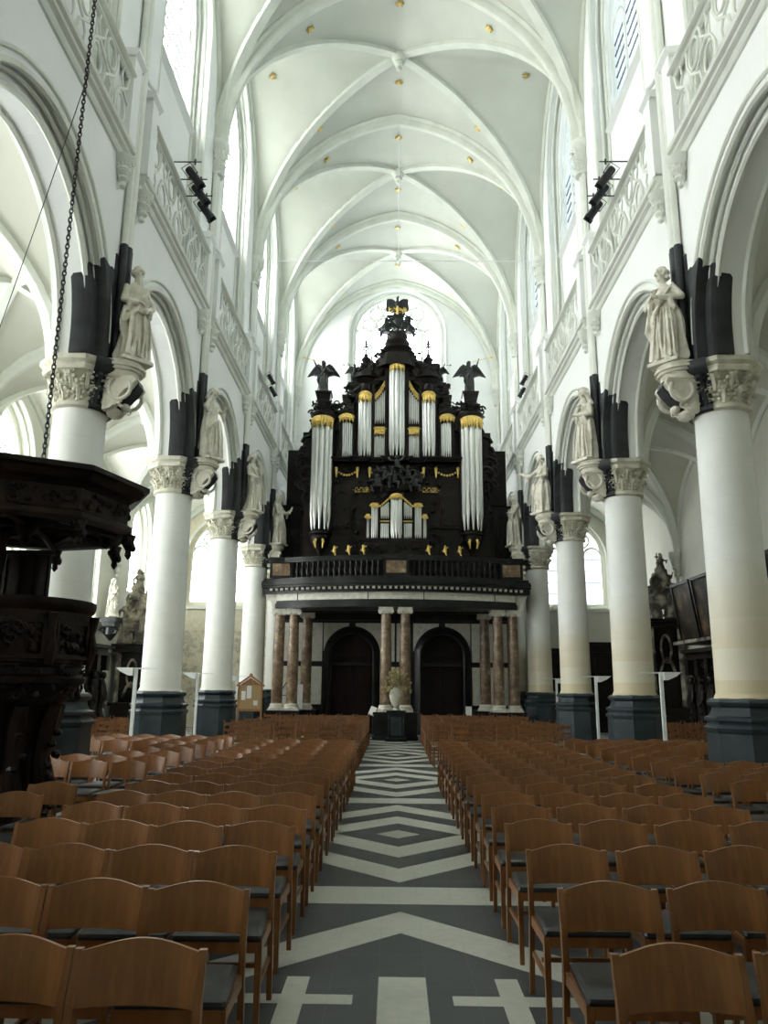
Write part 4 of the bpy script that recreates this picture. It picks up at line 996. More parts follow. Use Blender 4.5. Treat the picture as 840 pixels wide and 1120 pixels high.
# gilded garlands
for px0, px1 in ((364, 388), (402, 420), (445, 463), (477, 502)):
    m = MB(); a, b = ox(px0), ox(px1); z = oz(515)
    for x in (a, b): m.tube([(x, -.02, z+.1), (x, -.05, z), (x, -.02, z-.28)], [.05, .06, .03], 7); m.ell((x, -.05, z+.08), .07, n=7, k=5)
    for i in range(9):
        t = i/8.; x = a+(b-a)*t; m.ell((x, -.05, z-.02-.18*sin(pi*t)), (.05, .04, .035+.02*sin(pi*t)), n=6, k=4)
    m.build('gilded_garland', 'gilding', ORG)
for e in (-1, 1):
    m = MB(); x = e*1.32
    for i, w in enumerate((.28, .36, .30)):
        rnd = random.Random(90+i)
        for j in range(int(w*60)):
            xx = x-w+j*w*2/int(w*60); 
            if rnd.random() < .8: m.box(xx, xx+.018, .02, .035, oz(533+i*2)-.05, oz(533+i*2)+rnd.choice((-.01, 0, .01)))
    m.build('gilded_inscription', 'gilding', ORG, smooth=0)
# ---------------------------------------------------------------- choir organ on the gallery front
CHO = thing('choir_organ', 'small black organ case with silver pipes on the gallery front', 'pipe organ', (0, 28.35, 5.54))
YC = 28.35
def cz(py): return Zc(py, YC)-5.54
def cxx(px): return (px-432.4)*.0338
zb = cz(591)
pipes(CHO, 0, .38, 5, cz(546), zb, .3, -.25, .16, fz=lambda u: .6+.7*(1-abs(u))); gild_top(CHO, 0, .42, cz(549), cz(543.5), -.25, .18, 80, arch=.03)
cs_ = MB()
for e in (-1, 1):
    c = e*cxx(445.2)
    pipes(CHO, c, .32, 5, 0, cz(569)+.02, .16, -.15, 0, tops=lambda u: cz(553)-e*u*.12); pipes(CHO, c, .32, 5, 0, zb, .14, -.15, 0, tops=lambda u: cz(573.5))
    m = MB()
    for i in range(6): u = -1+2*i/5.; m.ell((c+u*.17, -.2, cz(550.5)-e*u*.15), (.045, .03, .05), n=6, k=4)
    m.tube([(c-.18, -.2, cz(571.5)), (c+.18, -.2, cz(571.5))], .03, 6); m.build('gilded_carving', 'gilding', CHO)
    c = e*cxx(456.6); pipes(CHO, c, .25, 4, cz(555), zb, .2, -.15, .1); gild_top(CHO, c, .28, cz(556.5), cz(553), -.15, .12, 83+e)
    c = e*cxx(464); pipes(CHO, c, .13, 2, cz(567), zb, .16, -.12, .03); gild_top(CHO, c, .15, cz(568), cz(565), -.12, .03, 86+e)
    for px, t in ((438.8, 545), (452, 549), (461.2, 560), (467, 566)):
        x = e*cxx(px); cs_.box(x-.03, x+.03, -.2, .3, zb-.05, cz(t))
cs_.box(-.22, .22, -.12, .5, zb, cz(541)); cs_.box(-.7, .7, -.1, .5, zb, cz(551)); cs_.box(-1.0, 1.0, -.08, .5, zb, cz(556)); cs_.box(-1.18, 1.18, -.05, .5, zb, cz(567))
cs_.box(-1.3, 1.3, -.45, .5, zb-.1, zb); cs_.box(-1.22, 1.22, -.4, .5, zb-.22, zb-.1); cs_.box(-1.1, 1.1, -.32, .5, 0, zb-.22)
for e in (-1, 1): cs_.prism([(e*.0, zb-.2), (e*1.2, zb-.2), (e*1.35, zb-.5), (e*1.25, .95), (0, .9)], -.42, -.2)
carve(cs_, -.5, .5, cz(546), cz(538), -.2, 14, 88, .09); carve(cs_, -1.2, 1.2, zb-.6, zb-.25, -.42, 40, 89, .09)
cs_.build('case', 'dark_oak', CHO)
for x, px in ((0, 0),) and [(cxx(p), p) for p in (365.5, 381, 397, 467, 485, 501)]:
    o = MB(); z = 0.95; o.ell((0, 0, .32), (.05, .05, .06)); o.tube([(0, 0, .27), (0, 0, .12)], [.06, .07], 8); o.tube([(0, 0, .14), (.05, -.05, 0)], .03, 6); o.tube([(0, 0, .24), (.12, -.05, .32)], .025, 6); o.tube([(0, 0, .24), (-.1, -.04, .15)], .025, 6)
    oo = o.build('gilded_cherub', 'gilding', loc=(x, YG-gy(x)-.2, 6.44)); tag(oo, 'tiny gilded cherub figure on the gallery railing, %s' % {365.5: 'leftmost', 381: 'second from left', 397: 'third from left', 467: 'just right of the small pipes', 485: 'second from right', 501: 'rightmost'}[px], 'cherub', 'gilded cherubs on the railing')
# ---------------------------------------------------------------- angels and crests on the organ
def wing(e):
    """leading edge rises from the shoulder, feathers hang outwards and down from it"""
    m = MB(); q = lambda x, z, y=.12: V((e*x, y, z))
    lead = [q(.06, 1.28), q(.16, 1.52, .16), q(.30, 1.62, .2), q(.42, 1.54, .2)]
    m.tube(lead, [.05, .055, .05, .03], 7)
    def on(t):
        t *= 2.999; i = int(t); return lead[i].lerp(lead[i+1], t-i)
    for row, (n, L, w, dy) in enumerate(((12, .62, .042, 0), (10, .36, .038, -.03))):
        for i in range(n):
            t = i/(n-1); b = on(t); a = R(-84+30*t); LL = L*(.85+.35*t); d = V((e*cos(a), .1, sin(a)))
            b = b+V((0, dy, 0)); m.tube([b, b+d*LL*.55, b+d*LL*.92, b+d*LL], [w*.8, w, w*.8, w*.3], 6)
    return m
def angel(name, lab, loc, s, pose, rz, trumpet=None, group=None, tri=True):
    root = thing(name, lab, 'angel statue', loc, rz, group); root.scale = (s, s, s)
    remesh(figure(pose), 'body', 'dark_bronze', .022, root)
    for e in (-1, 1): wing(e).build('wing', 'dark_bronze', root)
    if trumpet:
        a, b = V(trumpet[0]), V(trumpet[1]); d = (b-a).normalized(); m = MB()
        m.tube([a, a+(b-a)*.82, b-d*.05, b], [.012, .018, .05, .085], 10); m.build('trumpet', trumpet[2], root)
    return root
zt = Zc(429.5, YO)+.04
pa = dict(seed=31, hair='long', turn=-.5, nod=-.1, bare=1, slim=1, arms=[((-.36, -.1, 1.40), (-.48, -.16, 1.66)), ((.34, -.08, 1.15), (.52, -.2, 1.08))], mantle=6, knee=-.1, sway=.07, folds=8)
pb = dict(seed=33, hair='long', turn=.5, nod=-.1, bare=1, slim=1, arms=[((-.32, -.04, 1.12), (-.46, -.12, .9)), ((.36, -.1, 1.42), (.44, -.16, 1.70))], mantle=6, knee=.08, sway=.05, folds=8)
angel('trumpeting_angel', 'black bronze angel blowing a trumpet on the left organ tower', (-2.98, YO+.1, zt), .78, pa, 0, ((-.12, -.2, 1.60), (-1.05, -.5, 1.72), 'gilding'))
angel('trumpeting_angel', 'black bronze angel blowing a trumpet on the right organ tower', (2.93, YO+.1, zt), .78, pb, 0, ((.14, -.2, 1.62), (1.15, -.5, 1.78), 'gilding'))
pc = dict(pa, seed=41); pd = dict(pb, seed=43)
for e, pp, s_ in ((-1, pc, 'left'), (1, pd, 'right')):
    angel('small_angel', 'small black angel with trumpet beside the %s pinnacle of the organ' % s_, (e*1.72, YO+.15, Zc(418, YO)), .48, pp, 0, ((e*.12, -.2, 1.60), (e*.95, -.4, 1.50), 'dark_bronze'))
    angel('small_angel', 'small black angel between the %s pinnacle and the central crest' % s_, (e*.82, YO+.15, Zc(414, YO)), .5, dict(pp, seed=47), e*-.4)
    # lyre finial held up by a cherub
    o = thing('lyre_finial', 'black cherub holding a lyre on top of the %s organ pinnacle' % s_, 'finial', (e*1.27, YO+.2, Zc(388, YO)))
    m = MB(); m.tube([(-.02, 0, 0), (0, 0, .18), (0, 0, .45)], [.06, .03, .025], 8)
    for q in (-1, 1): m.tube([(0, 0, .05), (q*.13, 0, .14), (q*.15, 0, .28), (q*.07, 0, .40), (q*.12, 0, .50)], [.025, .025, .022, .02, .016], 6)
    m.tube([(-.12, 0, .44), (.12, 0, .44)], .018, 6); m.build('lyre', 'dark_bronze', o)
    m = MB(); m.ell((0, 0, .66), (.05, .05, .06)); m.tube([(0, 0, .62), (0, 0, .5), (.02, 0, .42)], [.045, .06, .04], 8)
    for q in (-1, 1): m.tube([(0, 0, .58), (q*.12, -.02, .55), (q*.16, -.02, .46)], .022, 6); m.tube([(q*.03, 0, .45), (q*.09, -.02, .33), (q*.05, 0, .25)], .028, 6)
    m.build('cherub', 'dark_bronze', o)
# crest with coat of arms and figures below the eagle
cr = thing('organ_crest', 'black carved crest with a shield between figures, top centre of the organ', 'crest', (0, YO+.15, Zc(363, YO))); cr.scale = (1.12, 1.12, .95)
m = MB(); m.prism([(-.2, .8), (.2, .8), (.24, .55), (.16, .3), (0, .15), (-.16, .3), (-.24, .55)], -.1, .02); m.ell((0, -.1, .5), (.15, .06, .2)); m.box(-.3, .3, -.15, .2, -.1, .05); m.ell((0, 0, .88), (.14, .12, .12)); m.build('shield', 'dark_bronze', cr)
m = MB(); carve(m, -.3, .3, .65, 1.0, -.05, 26, 99, .1); carve(m, -.45, -.1, .1, .75, -.05, 28, 98, .11); carve(m, .1, .45, .1, .75, -.05, 28, 97, .11); m.build('carving', 'dark_bronze', cr)
for e in (-1, 1):
    m = MB(); m.ell((e*.42, 0, .54), (.08, .08, .095)); m.tube([(e*.42, 0, .46), (e*.45, 0, .25), (e*.42, 0, .02)], [.09, .15, .14], 9)
    m.tube([(e*.42, -.05, .4), (e*.3, -.12, .35), (e*.2, -.14, .45)], .04, 7); m.tube([(e*.44, -.02, .1), (e*.58, -.1, .02), (e*.6, -.1, -.2)], [.07, .06, .04], 7); m.tube([(e*.48, 0, .4), (e*.6, -.05, .25)], .04, 7)
    carve(m, *sorted((e*.5, e*.66)), -.2, .2, -.02, 7, 95+e, .08); m.build('seated_figure', 'dark_bronze', cr)
eg = thing('eagle', 'black eagle with spread wings over gilded carving at the organ top', 'eagle statue', (0, YO+.15, Zc(341, YO)))
m = MB(); m.ell((0, 0, .42), (.11, .1, .2)); m.tube([(0, 0, .52), (0, -.02, .64), (.02, -.06, .72)], [.08, .05, .055], 8); m.tube([(.03, -.08, .72), (.08, -.12, .70)], [.03, .008], 6); m.tube([(0, .02, .3), (0, .05, .05)], [.08, .12], 8)
m.build('body', 'dark_bronze', eg)
for e in (-1, 1):
    m = MB()
    for i in range(9):
        t = i/8.; x = e*(.06+.36*t); zt_ = .50+.10*sin(pi*t*.9)+.06*t; m.tube([(x, .02, zt_), (x+e*.02, .03, .28), (x+e*.01, .02, .08+.05*(1-t))], [.04, .045, .02], 6)
    m.tube([(e*.05, 0, .5), (e*.25, 0, .62), (e*.43, 0, .62)], [.05, .04, .03], 7); m.build('wing', 'dark_bronze', eg)
m = MB()
for i in range(11):
    x = -.34+.068*i; m.tube([(x, -.08, .0), (x+.02, -.1, .12), (x-.01, -.09, .2+.04*cos(i*2))], [.03, .035, .015], 6)
m.tube([(0, -.1, -.1), (0, -.12, .12), (0, -.1, .28)], [.06, .07, .04], 8); m.tube([(-.36, -.07, .05), (0, -.1, -.05), (.36, -.07, .05)], .03, 6); m.build('gilded_carving', 'gilding', eg)
# cherubs with shield in front of the frieze
cg = thing('cherub_group', 'cluster of dark carved cherubs between the two organs', 'carving', (0, YO-.3, Zc(524, YO)))
rnd = random.Random(5)
for k, (x, z) in enumerate([(0, .55), (-.45, .1), (.45, .12), (-.75, -.2), (.72, -.2), (-.1, -.05)]):
    m = MB(); m.ell((x, -.1, z+.2), (.1, .1, .12)); m.tube([(x, -.08, z+.12), (x+.03, -.1, z-.05), (x, -.08, z-.18)], [.09, .13, .11], 9)
    for q in (-1, 1):
        m.tube([(x+q*.08, -.1, z+.08), (x+q*.22, -.2, z+rnd.uniform(-.1, .15)), (x+q*.32, -.2, z+rnd.uniform(-.1, .3))], [.05, .045, .03], 7)
        m.tube([(x+q*.06, -.1, z-.15), (x+q*.2, -.22, z-.22), (x+q*.16, -.2, z-.42)], [.07, .06, .04], 7)
    m.build('cherub', 'dark_bronze', cg)
m = MB(); carve(m, -.9, .9, -.4, .4, .05, 46, 93, .14); m.ell((0, .08, 0), (1.05, .09, .56)); remesh(m, 'carving', 'dark_oak', .025, cg, smooth_it=1)
# ---------------------------------------------------------------- chairs
def mchair(full=True, seed=0):
    """plywood-backed chair facing -Y (towards the camera); local origin on the floor, back posts' tops at y=0"""
    def bar(a, b, w0, d0, w1=None, d1=None):
        m = MB(); a = V(a); b = V(b); w1 = w1 or w0; d1 = d1 or d0
        m.add([(a.x-w0, a.y-d0, a.z), (a.x+w0, a.y-d0, a.z), (a.x+w0, a.y+d0, a.z), (a.x-w0, a.y+d0, a.z), (b.x-w1, b.y-d1, b.z), (b.x+w1, b.y-d1, b.z), (b.x+w1, b.y+d1, b.z), (b.x-w1, b.y+d1, b.z)],
              [(3, 2, 1, 0), (4, 5, 6, 7), (0, 1, 5, 4), (1, 2, 6, 5), (2, 3, 7, 6), (3, 0, 4, 7)]); return m
    out = []
    for e in (-1, 1):
        m = MB(); x = e*.232; pts = [(0, .0, .017), (.25, -.03, .019), (.45, -.06, .021), (.62, -.045, .018), (.79, .0, .013)]
        vs = []
        for z, y, h in pts: vs += [(x-.0145, y-h, z), (x+.0145, y-h, z), (x+.0145, y+h*.9, z), (x-.0145, y+h*.9, z)]
        fs = [(3, 2, 1, 0), (16, 17, 18, 19)]
        for j in range(4): fs += [(j*4+i, j*4+(i+1) % 4, j*4+4+(i+1) % 4, j*4+4+i) for i in range(4)]
        m.add(vs, fs); out.append(('rear_leg', m, 'chair_wood'))
        out.append(('front_leg', bar((e*.222, -.455, 0), (e*.222, -.455, .43), .014, .014, .018, .02), 'chair_wood'))
    m = MB(); n = 14; vs = []; fs = []
    for i in range(n+1):
        u = -1+2*i/n; x = u*.221; yc = .042*(1-u*u); top = .784+.034*cos(u*pi/2)**1.25; bot = .605
        for z, yy in ((bot, -.052), ((bot+top)/2, -.034), (top, -.008)):
            vs += [(x, yc+yy-.008, z), (x, yc+yy+.008, z)]
    for i in range(n):
        a = i*6; b = a+6
        fs += [(a, b, b+2, a+2), (a+2, b+2, b+4, a+4), (a+4, b+4, b+5, a+5), (a+5, b+5, b+3, a+3), (a+3, b+3, b+1, a+1), (a+1, b+1, b, a)]
    fs += [(0, 2, 4, 5, 3, 1), tuple(n*6+k for k in (0, 1, 3, 5, 4, 2))]
    m.add(vs, fs); out.append(('backrest', m, 'chair_wood'))
    m = MB()
    m.box(-.215, .215, -.478, -.455, .385, .44); m.box(-.215, .215, -.075, -.05, .385, .44)
    for e in (-1, 1): m.box(*sorted((e*.21, e*.238)), -.47, -.06, .385, .44)
    out.append(('seat_frame', m, 'chair_wood'))
    m = MB(); q = .008
    poly = [(-.235+q, -.485), (.235-q, -.485), (.24, -.47), (.215, -.05), (.20, -.045), (-.20, -.045), (-.215, -.05), (-.24, -.47)]
    P_ = [[(x*s, (y+.26)*s-.26, z) for x, y in poly] for s, z in ((.97, .438), (1, .452), (.985, .468), (.90, .480))]
    vs = sum(P_, []); fs = [tuple(range(8))[::-1], tuple(range(24, 32))]
    for j in range(3): fs += [(j*8+i, j*8+(i+1) % 8, j*8+8+(i+1) % 8, j*8+8+i) for i in range(8)]
    m.add(vs, fs); out.append(('seat', m, 'seat_leather'))
    for e in (-1, 1): out.append(('stretcher', bar((e*.226, -.25, .215), (e*.226, -.25, .24), .009, .2), 'chair_wood'))
    out.append(('stretcher', bar((0, -.25, .245), (0, -.25, .268), .215, .009), 'chair_wood'))
    return out
def asm(parts, name, label, cat, group):
    r = thing(name, label, cat, group=group)
    for nm, m, mt in parts: m.build(nm, mt, r, smooth=30)
    return r
def joined(parts, name, mats):
    """same chair as one mesh for the places where it is only a few pixels big"""
    V_ = []; F_ = []; MI = []
    for nm, m, mt in parts:
        k = len(V_); V_ += m.v; F_ += [tuple(i+k for i in f) for f in m.f]; MI += [mats.index(mt)]*len(m.f)
    me = bpy.data.meshes.new(name); me.from_pydata(V_, [], F_)
    for q in mats: me.materials.append(MAT[q])
    me.polygons.foreach_set('material_index', MI); me.polygons.foreach_set('use_smooth', [True]*len(F_)); me.set_sharp_from_angle(angle=R(30))
    import bmesh; bm = bmesh.new(); bm.from_mesh(me); bmesh.ops.recalc_face_normals(bm, faces=bm.faces); bm.to_mesh(me); bm.free(); return me
proto = asm(mchair(), 'chair', '', 'chair', 'plywood-backed chairs')
pm = joined(mchair(), 'chair', ['chair_wood', 'seat_leather'])
PX_, PY_ = -4.3, 8.6; used = [False]; rc = random.Random(12)
def place_chair(x, y, rz, label, group, full):
    z = 0
    if full:
        if not used[0]: used[0] = True; r = proto; r.location = (x, y, 0); r.rotation_euler = (0, 0, rz); r['label'] = label; r['group'] = group; return r
        return copy_tree(proto, (x, y, 0), rz, label, group)
    o = bpy.data.objects.new('chair', pm); C.objects.link(o); o.location = (x, y, 0); o.rotation_euler = (0, 0, rz); return tag(o, label, 'chair', group)
rowsL = [2.45, 3.16, 4.05, 4.93, 5.76, 6.58, 7.33, 8.08, 8.82, 9.56, 10.3, 11.04, 11.78, 12.52, 13.26, 14.0, 14.75]
rowsR = [2.4, 3.2, 4.13, 5.05, 5.98, 6.77, 7.52, 8.3, 9.05, 9.8, 10.52, 11.25, 11.97, 12.7, 13.42, 14.15, 14.85]
for sg, side, rows in ((-1, 'left', rowsL), (1, 'right', rowsR)):
    for j, y in enumerate(rows):
        if j == 0: continue
        for k in range(4):
            x = sg*(1.01+.485*k+ (.07 if sg > 0 else 0)*k+.0); x = sg*(1.0+(.503 if sg < 0 else .545)*k)
            if abs(x)-.3 > .53*y+.15: continue
            lab = 'plywood-backed chair %s of the aisle, %s row from the camera, %s' % (side, ORD[j-1], ['right beside the aisle', 'second from the aisle', 'third from the aisle', 'fourth from the aisle'][k])
            place_chair(x, y+rc.uniform(-.03, .03)+.01*k, rc.uniform(-.03, .03), lab, '%s block chairs beside the aisle' % side, y < 9)
# outer blocks, turned a little to the aisle
for sg, side in ((-1, 'left'), (1, 'right')):
    j = 0
    for y in [3.4+.76*i for i in range(17)]:
        j += 1
        for k in range(5):
            x0 = (3.42 if sg < 0 else 3.82-.045*(y-8))
            if sg > 0 and y < 8: x0 = 3.82
            x = sg*(x0+.52*k); yy = y+(.12*k)*(1 if sg > 0 else .3)+rc.uniform(-.03, .03)
            if sg > 0: yy = y+.03*k
            if abs(x) > .512*yy+.6: continue
            if abs(x) > 4.45 and any(abs(yy-.22-p) < 1.25 for p in PY): continue
            if sg < 0 and hypot(x-PX_, yy-.2-PY_) < 1.15: continue
            if abs(x) > 5.6: continue
            lab = 'plywood-backed chair in the outer %s block, row %s from the camera, %s seat out' % (side, ORD[j-1], ORD[k])
            place_chair(x, yy, rc.uniform(-.05, .05)+sg*.05, lab, 'outer %s block chairs' % side, y < 8.6)
# old ladder-back chairs with rush seats
def ochair():
    out = []
    for e in (-1, 1):
        m = MB(); m.tube([(e*.2, 0, 0), (e*.2, -.02, .45), (e*.2, .03, .9)], [.016, .018, .014], 6); m.ell((e*.2, .03, .91), .018, n=6, k=4); out.append(('r', m, 'old_chair_wood'))
        m = MB(); m.tube([(e*.2, -.38, 0), (e*.2, -.38, .45)], .017, 6); out.append(('f', m, 'old_chair_wood'))
        m = MB(); m.tube([(e*.2, -.38, .2), (e*.2, 0, .2)], .01, 5); m.tube([(e*.2, -.38, .32), (e*.2, 0, .32)], .01, 5); out.append(('s', m, 'old_chair_wood'))
    m = MB()
    for z, h, y in ((.84, .07, .02), (.70, .05, .005), (.57, .04, -.005)): m.box(-.2, .2, y-.008, y+.01, z-h/2, z+h/2)
    for x in (-.1, 0, .1): m.box(x-.012, x+.012, -.004, .01, .58, .7)
    m.tube([(-.2, -.38, .25), (.2, -.38, .25)], .01, 5); m.tube([(-.2, 0, .28), (.2, 0, .28)], .01, 5)
    out.append(('b', m, 'old_chair_wood'))
    m = MB(); m.box(-.215, .215, -.40, .0, .43, .465); out.append(('seat', m, 'rush')); return out
om = joined(ochair(), 'rush_chair', ['old_chair_wood', 'rush'])
def place_old(x, y, rz, label, group):
    o = bpy.data.objects.new('rush_chair', om); C.objects.link(o); o.location = (x, y, 0); o.rotation_euler = (0, 0, rz); tag(o, label, 'chair', group)
for sg, side in ((-1, 'left'), (1, 'right')):
    for j in range(10):
        y = (17.9 if sg < 0 else 18.6)+.86*j
        for k in range(7):
            x = sg*(1.05+.50*k)
            if abs(x) > 3.9 and any(abs(y-.2-p) < 1.15 for p in PY): continue
            place_old(x, y+rc.uniform(-.03, .03), rc.uniform(-.05, .05), 'old rush-seated chair in the far %s block, %s row, %s from the aisle' % (side, ORD[j], ORD[k]), 'far %s block rush chairs' % side)
    for j in range(4):
        for k in range(5):
            x = sg*(6.7+.5*k); y = 19.6+.85*j
            place_old(x, y+rc.uniform(-.03, .03), rc.uniform(-.06, .06), 'old rush-seated chair in the %s side aisle, %s row, %s from the column' % (side, ORD[j], ORD[k]), '%s aisle rush chairs' % side)

# ---------------------------------------------------------------- pulpit
PX, PYY = -4.3, 8.6
PU = thing('pulpit', 'large dark carved oak pulpit with an octagonal sounding board', 'pulpit', (PX, PYY, 0), R(-15.5)); PU.scale = (.80, .80, .885)
q = 1/cos(pi/8)
m = MB(); m.lathe([(1.0*q, 0), (1.0*q, .16), (.92*q, .2), (.9*q, .3), (.7*q, .36), (.62*q, .46), (.6*q, .5)], 8, ph=pi/8); m.build('base', 'pulpit_oak', PU, smooth=20)
m = MB(); m.lathe([(.5, .42), (.46, .6), (.42, 1.1), (.5, 1.5), (.55, 1.7)], 16)
for k in range(8):        # four carved supporting figures around the stem
    a = 2*pi*k/8+.2; d = V((cos(a), sin(a), 0))
    m.tube([d*.56+V((0, 0, .45)), d*.62+V((0, 0, .75)), d*.55+V((0, 0, 1.1)), d*.62+V((0, 0, 1.5)), d*.7+V((0, 0, 1.75))], [.11, .15, .10, .13, .1], 8)
    m.ell(d*.66+V((0, 0, 1.56)), (.1, .1, .12))
    rr = random.Random(k)
    for i in range(8): m.ell(d*(.56+.1*rr.random())+V((rr.uniform(-.14, .14), rr.uniform(-.14, .14), .5+.13*i)), (.07, .07, .05), n=6, k=4)
m.build('stem', 'pulpit_oak', PU)
m = MB(); m.lathe([(.5, 1.60), (.62, 1.70), (.80, 1.80), (.88, 1.90), (.90, 1.96), (.99, 2.0), (1.0, 2.06), (.94, 2.10), (.93, 2.18), (.97, 2.2), (.93, 2.24), (.93, 2.80), (.97, 2.84), (1.03, 2.88), (1.05, 2.94), (1.05, 3.0), (.98, 3.0), (.98, 2.6), (0, 2.55)], 40, cap=False)
m.build('tub', 'pulpit_oak', PU)
for k in range(8):        # relief panels and corner terms
    a = 2*pi*k/8; mat = M4.Rotation(a+pi/2, 4, 'Z')
    m = MB(); m2 = MB(); w = .94*math.tan(pi/8)
    for x0, x1, z0, z1 in ((-w+.06, -w+.11, 2.3, 2.74), (w-.11, w-.06, 2.3, 2.74), (-w+.06, w-.06, 2.7, 2.75), (-w+.06, w-.06, 2.28, 2.33)): m2.box(x0, x1, -.985, -.93, z0, z1)
    carve(m2, -w+.14, w-.14, 2.38, 2.66, -.95, 26, 120+k, .07, .05); carve(m2, -w, w, 2.1, 2.18, -.96, 10, 130+k, .05, .02)
    carve(m2, -w*.8, w*.8, 1.84, 1.96, -.9, 10, 140+k, .07, .02); m2.tube([(w, -.95, 2.22), (w, -1.0, 2.4), (w, -.97, 2.6), (w, -1.0, 2.82)], [.06, .075, .05, .07], 7)
    m.add(m2.v, m2.f, mat); m.build('relief_panel', 'pulpit_oak', PU)
# back board and posts carrying the canopy
m = MB(); a = M4.Rotation(R(118), 4, 'Z')
bm4 = M4.Rotation(R(15.5), 4, 'Z')
m.box(-.95, .06, .72, .80, 2.9, 3.72, bm4); m.box(-.99, .10, .70, .82, 3.72, 3.78, bm4)
for t in (-.85, -.62, -.4, -.2, .0): m.box(t-.04, t+.04, .69, .72, 2.95, 3.68, bm4)
m.build('back_board', 'pulpit_oak', PU, smooth=0)
m = MB()
for aa in (R(160),):
    x, y = 1.0*cos(aa), 1.0*sin(aa); m.lathe([(.12, 2.9), (.14, 2.95), (.1, 3.0), (.09, 3.4), (.12, 3.7), (.1, 3.8), (.15, 3.95), (.15, 4.05)], 10, (x*.72, y*.72, 0))
m.lathe([(.13, 2.9), (.11, 3.4), (.17, 4.0), (.17, 4.05)], 10, (-.55, -.1, 0)); carve(m, -.68, -.42, 3.0, 3.9, -.2, 12, 9, .07)
m.build('canopy_post', 'pulpit_oak', PU)
m = MB(); Q = q*1.0
m.lathe([(0, 4.08), (.8*Q, 4.06), (1.18*Q, 3.98), (1.26*Q, 3.90), (1.34*Q, 3.88), (1.36*Q, 3.94), (1.36*Q, 4.0), (1.30*Q, 4.04), (1.30*Q, 4.30), (1.34*Q, 4.34), (1.44*Q, 4.38), (1.50*Q, 4.46), (1.56*Q, 4.48), (1.56*Q, 4.54), (1.46*Q, 4.57), (1.1*Q, 4.66), (.5*Q, 4.7), (0, 4.72)], 8, ph=pi/8, cap=False)
m.build('canopy', 'pulpit_oak', PU, smooth=15)
m = MB()
for k in range(8):
    a = 2*pi*k/8+pi/8; d = V((cos(a), sin(a), 0))
    m.tube([d*.15+V((0, 0, 4.02)), d*.8+V((0, 0, 4.0)), d*1.3+V((0, 0, 3.9))], [.05, .05, .06], 6)
    c = d*1.34*Q
    m.lathe([(.01, 3.58), (.05, 3.63), (.04, 3.69), (.09, 3.76), (.07, 3.82), (.1, 3.9)], 8, tuple(c))
    for i in range(5): m.ell(c+V((.07*cos(i*1.3), .07*sin(i*1.3), 3.72+.03*i)), .05, n=6, k=4)
    a2 = 2*pi*k/8; mm = MB(); w = 1.3*math.tan(pi/8); carve(mm, -w+.05, w-.05, 4.08, 4.26, -1.31, 18, 150+k, .06, .03); m.add(mm.v, mm.f, M4.Rotation(a2+pi/2, 4, 'Z'))
    # star-shaped ribs and pendants on the underside
    c2 = V((cos(a2), sin(a2), 0))*.95; m.tube([c2+V((0, 0, 4.03)), d*1.2+V((0, 0, 3.93))], .03, 5); m.tube([c2+V((0, 0, 4.03)), V((cos(a2-pi/8), sin(a2-pi/8), 0))*1.2+V((0, 0, 3.93))], .03, 5)
m.lathe([(.01, 3.72), (.07, 3.78), (.06, 3.84), (.14, 3.92), (.2, 4.0), (.3, 4.06)], 10)
m.build('canopy_carving', 'pulpit_oak', PU)
m = MB()
for k in range(8): a = 2*pi*k/8; m.lathe([(0, 4.035), (.15, 4.035), (.18, 4.05), (0, 4.05)], 6, (.62*cos(a), .62*sin(a), 0))
m.build('gilded_rosette', 'gilding', PU)
# chain carrying the sounding board and a slack cable
m = MB(); zc = 4.17; k = 0
while zc < 20.5:
    L = .085; pts = []
    for i in range(12):
        a = 2*pi*i/12; dx = .022*cos(a); dz = L/2*sin(a); pts.append((dx if k % 2 else 0, 0 if k % 2 else dx, dz+zc))
    m.tube(pts, .009, 4, closed=True); zc += .062; k += 1
o = m.build('chain', 'iron', loc=(-4.165, 8.55, 0), fix=False); tag(o, 'black iron chain hanging down to the pulpit canopy', 'chain')
a = at(98, 78, 8.55); b = at(-30, 440, 10.4)
o = MB().tube([a, a*.66+b*.34+V((0, 0, -.06)), a*.33+b*.67+V((0, 0, -.06)), b], .006, 6).build('cable', 'iron'); tag(o, 'thin grey cable slanting down from the pulpit chain', 'cable')

# ---------------------------------------------------------------- spotlights at the balconies
def spotlight(s=1.):
    r = thing('spotlight', '', 'spotlight'); r.scale = (s, s, s)
    m = MB(); m.lathe([(.03, .26), (.085, .25), (.1, .2), (.1, .05), (.105, .02), (.105, -.16), (.115, -.18), (.115, -.27), (.1, -.27), (.09, -.2), (0, -.19)], 16, cap=False); m.box(-.05, .05, -.12, -.09, -.02, .16); m.build('housing', 'lamp_black', r)
    m = MB(); m.tube([(-.13, 0, .05), (-.13, 0, .34), (.13, 0, .34), (.13, 0, .05)], .012, 5); m.tube([(-.13, 0, .05), (-.1, 0, .05)], .02, 6); m.tube([(.13, 0, .05), (.1, 0, .05)], .02, 6); m.build('yoke', 'lamp_black', r)
    for e in (-1, 1):
        pass
    m = MB(); m.box(-.12, .12, .09, .11, -.3, -.2); m.build('barn_door', 'lamp_black', r); return r
sp = spotlight(.85); first = True
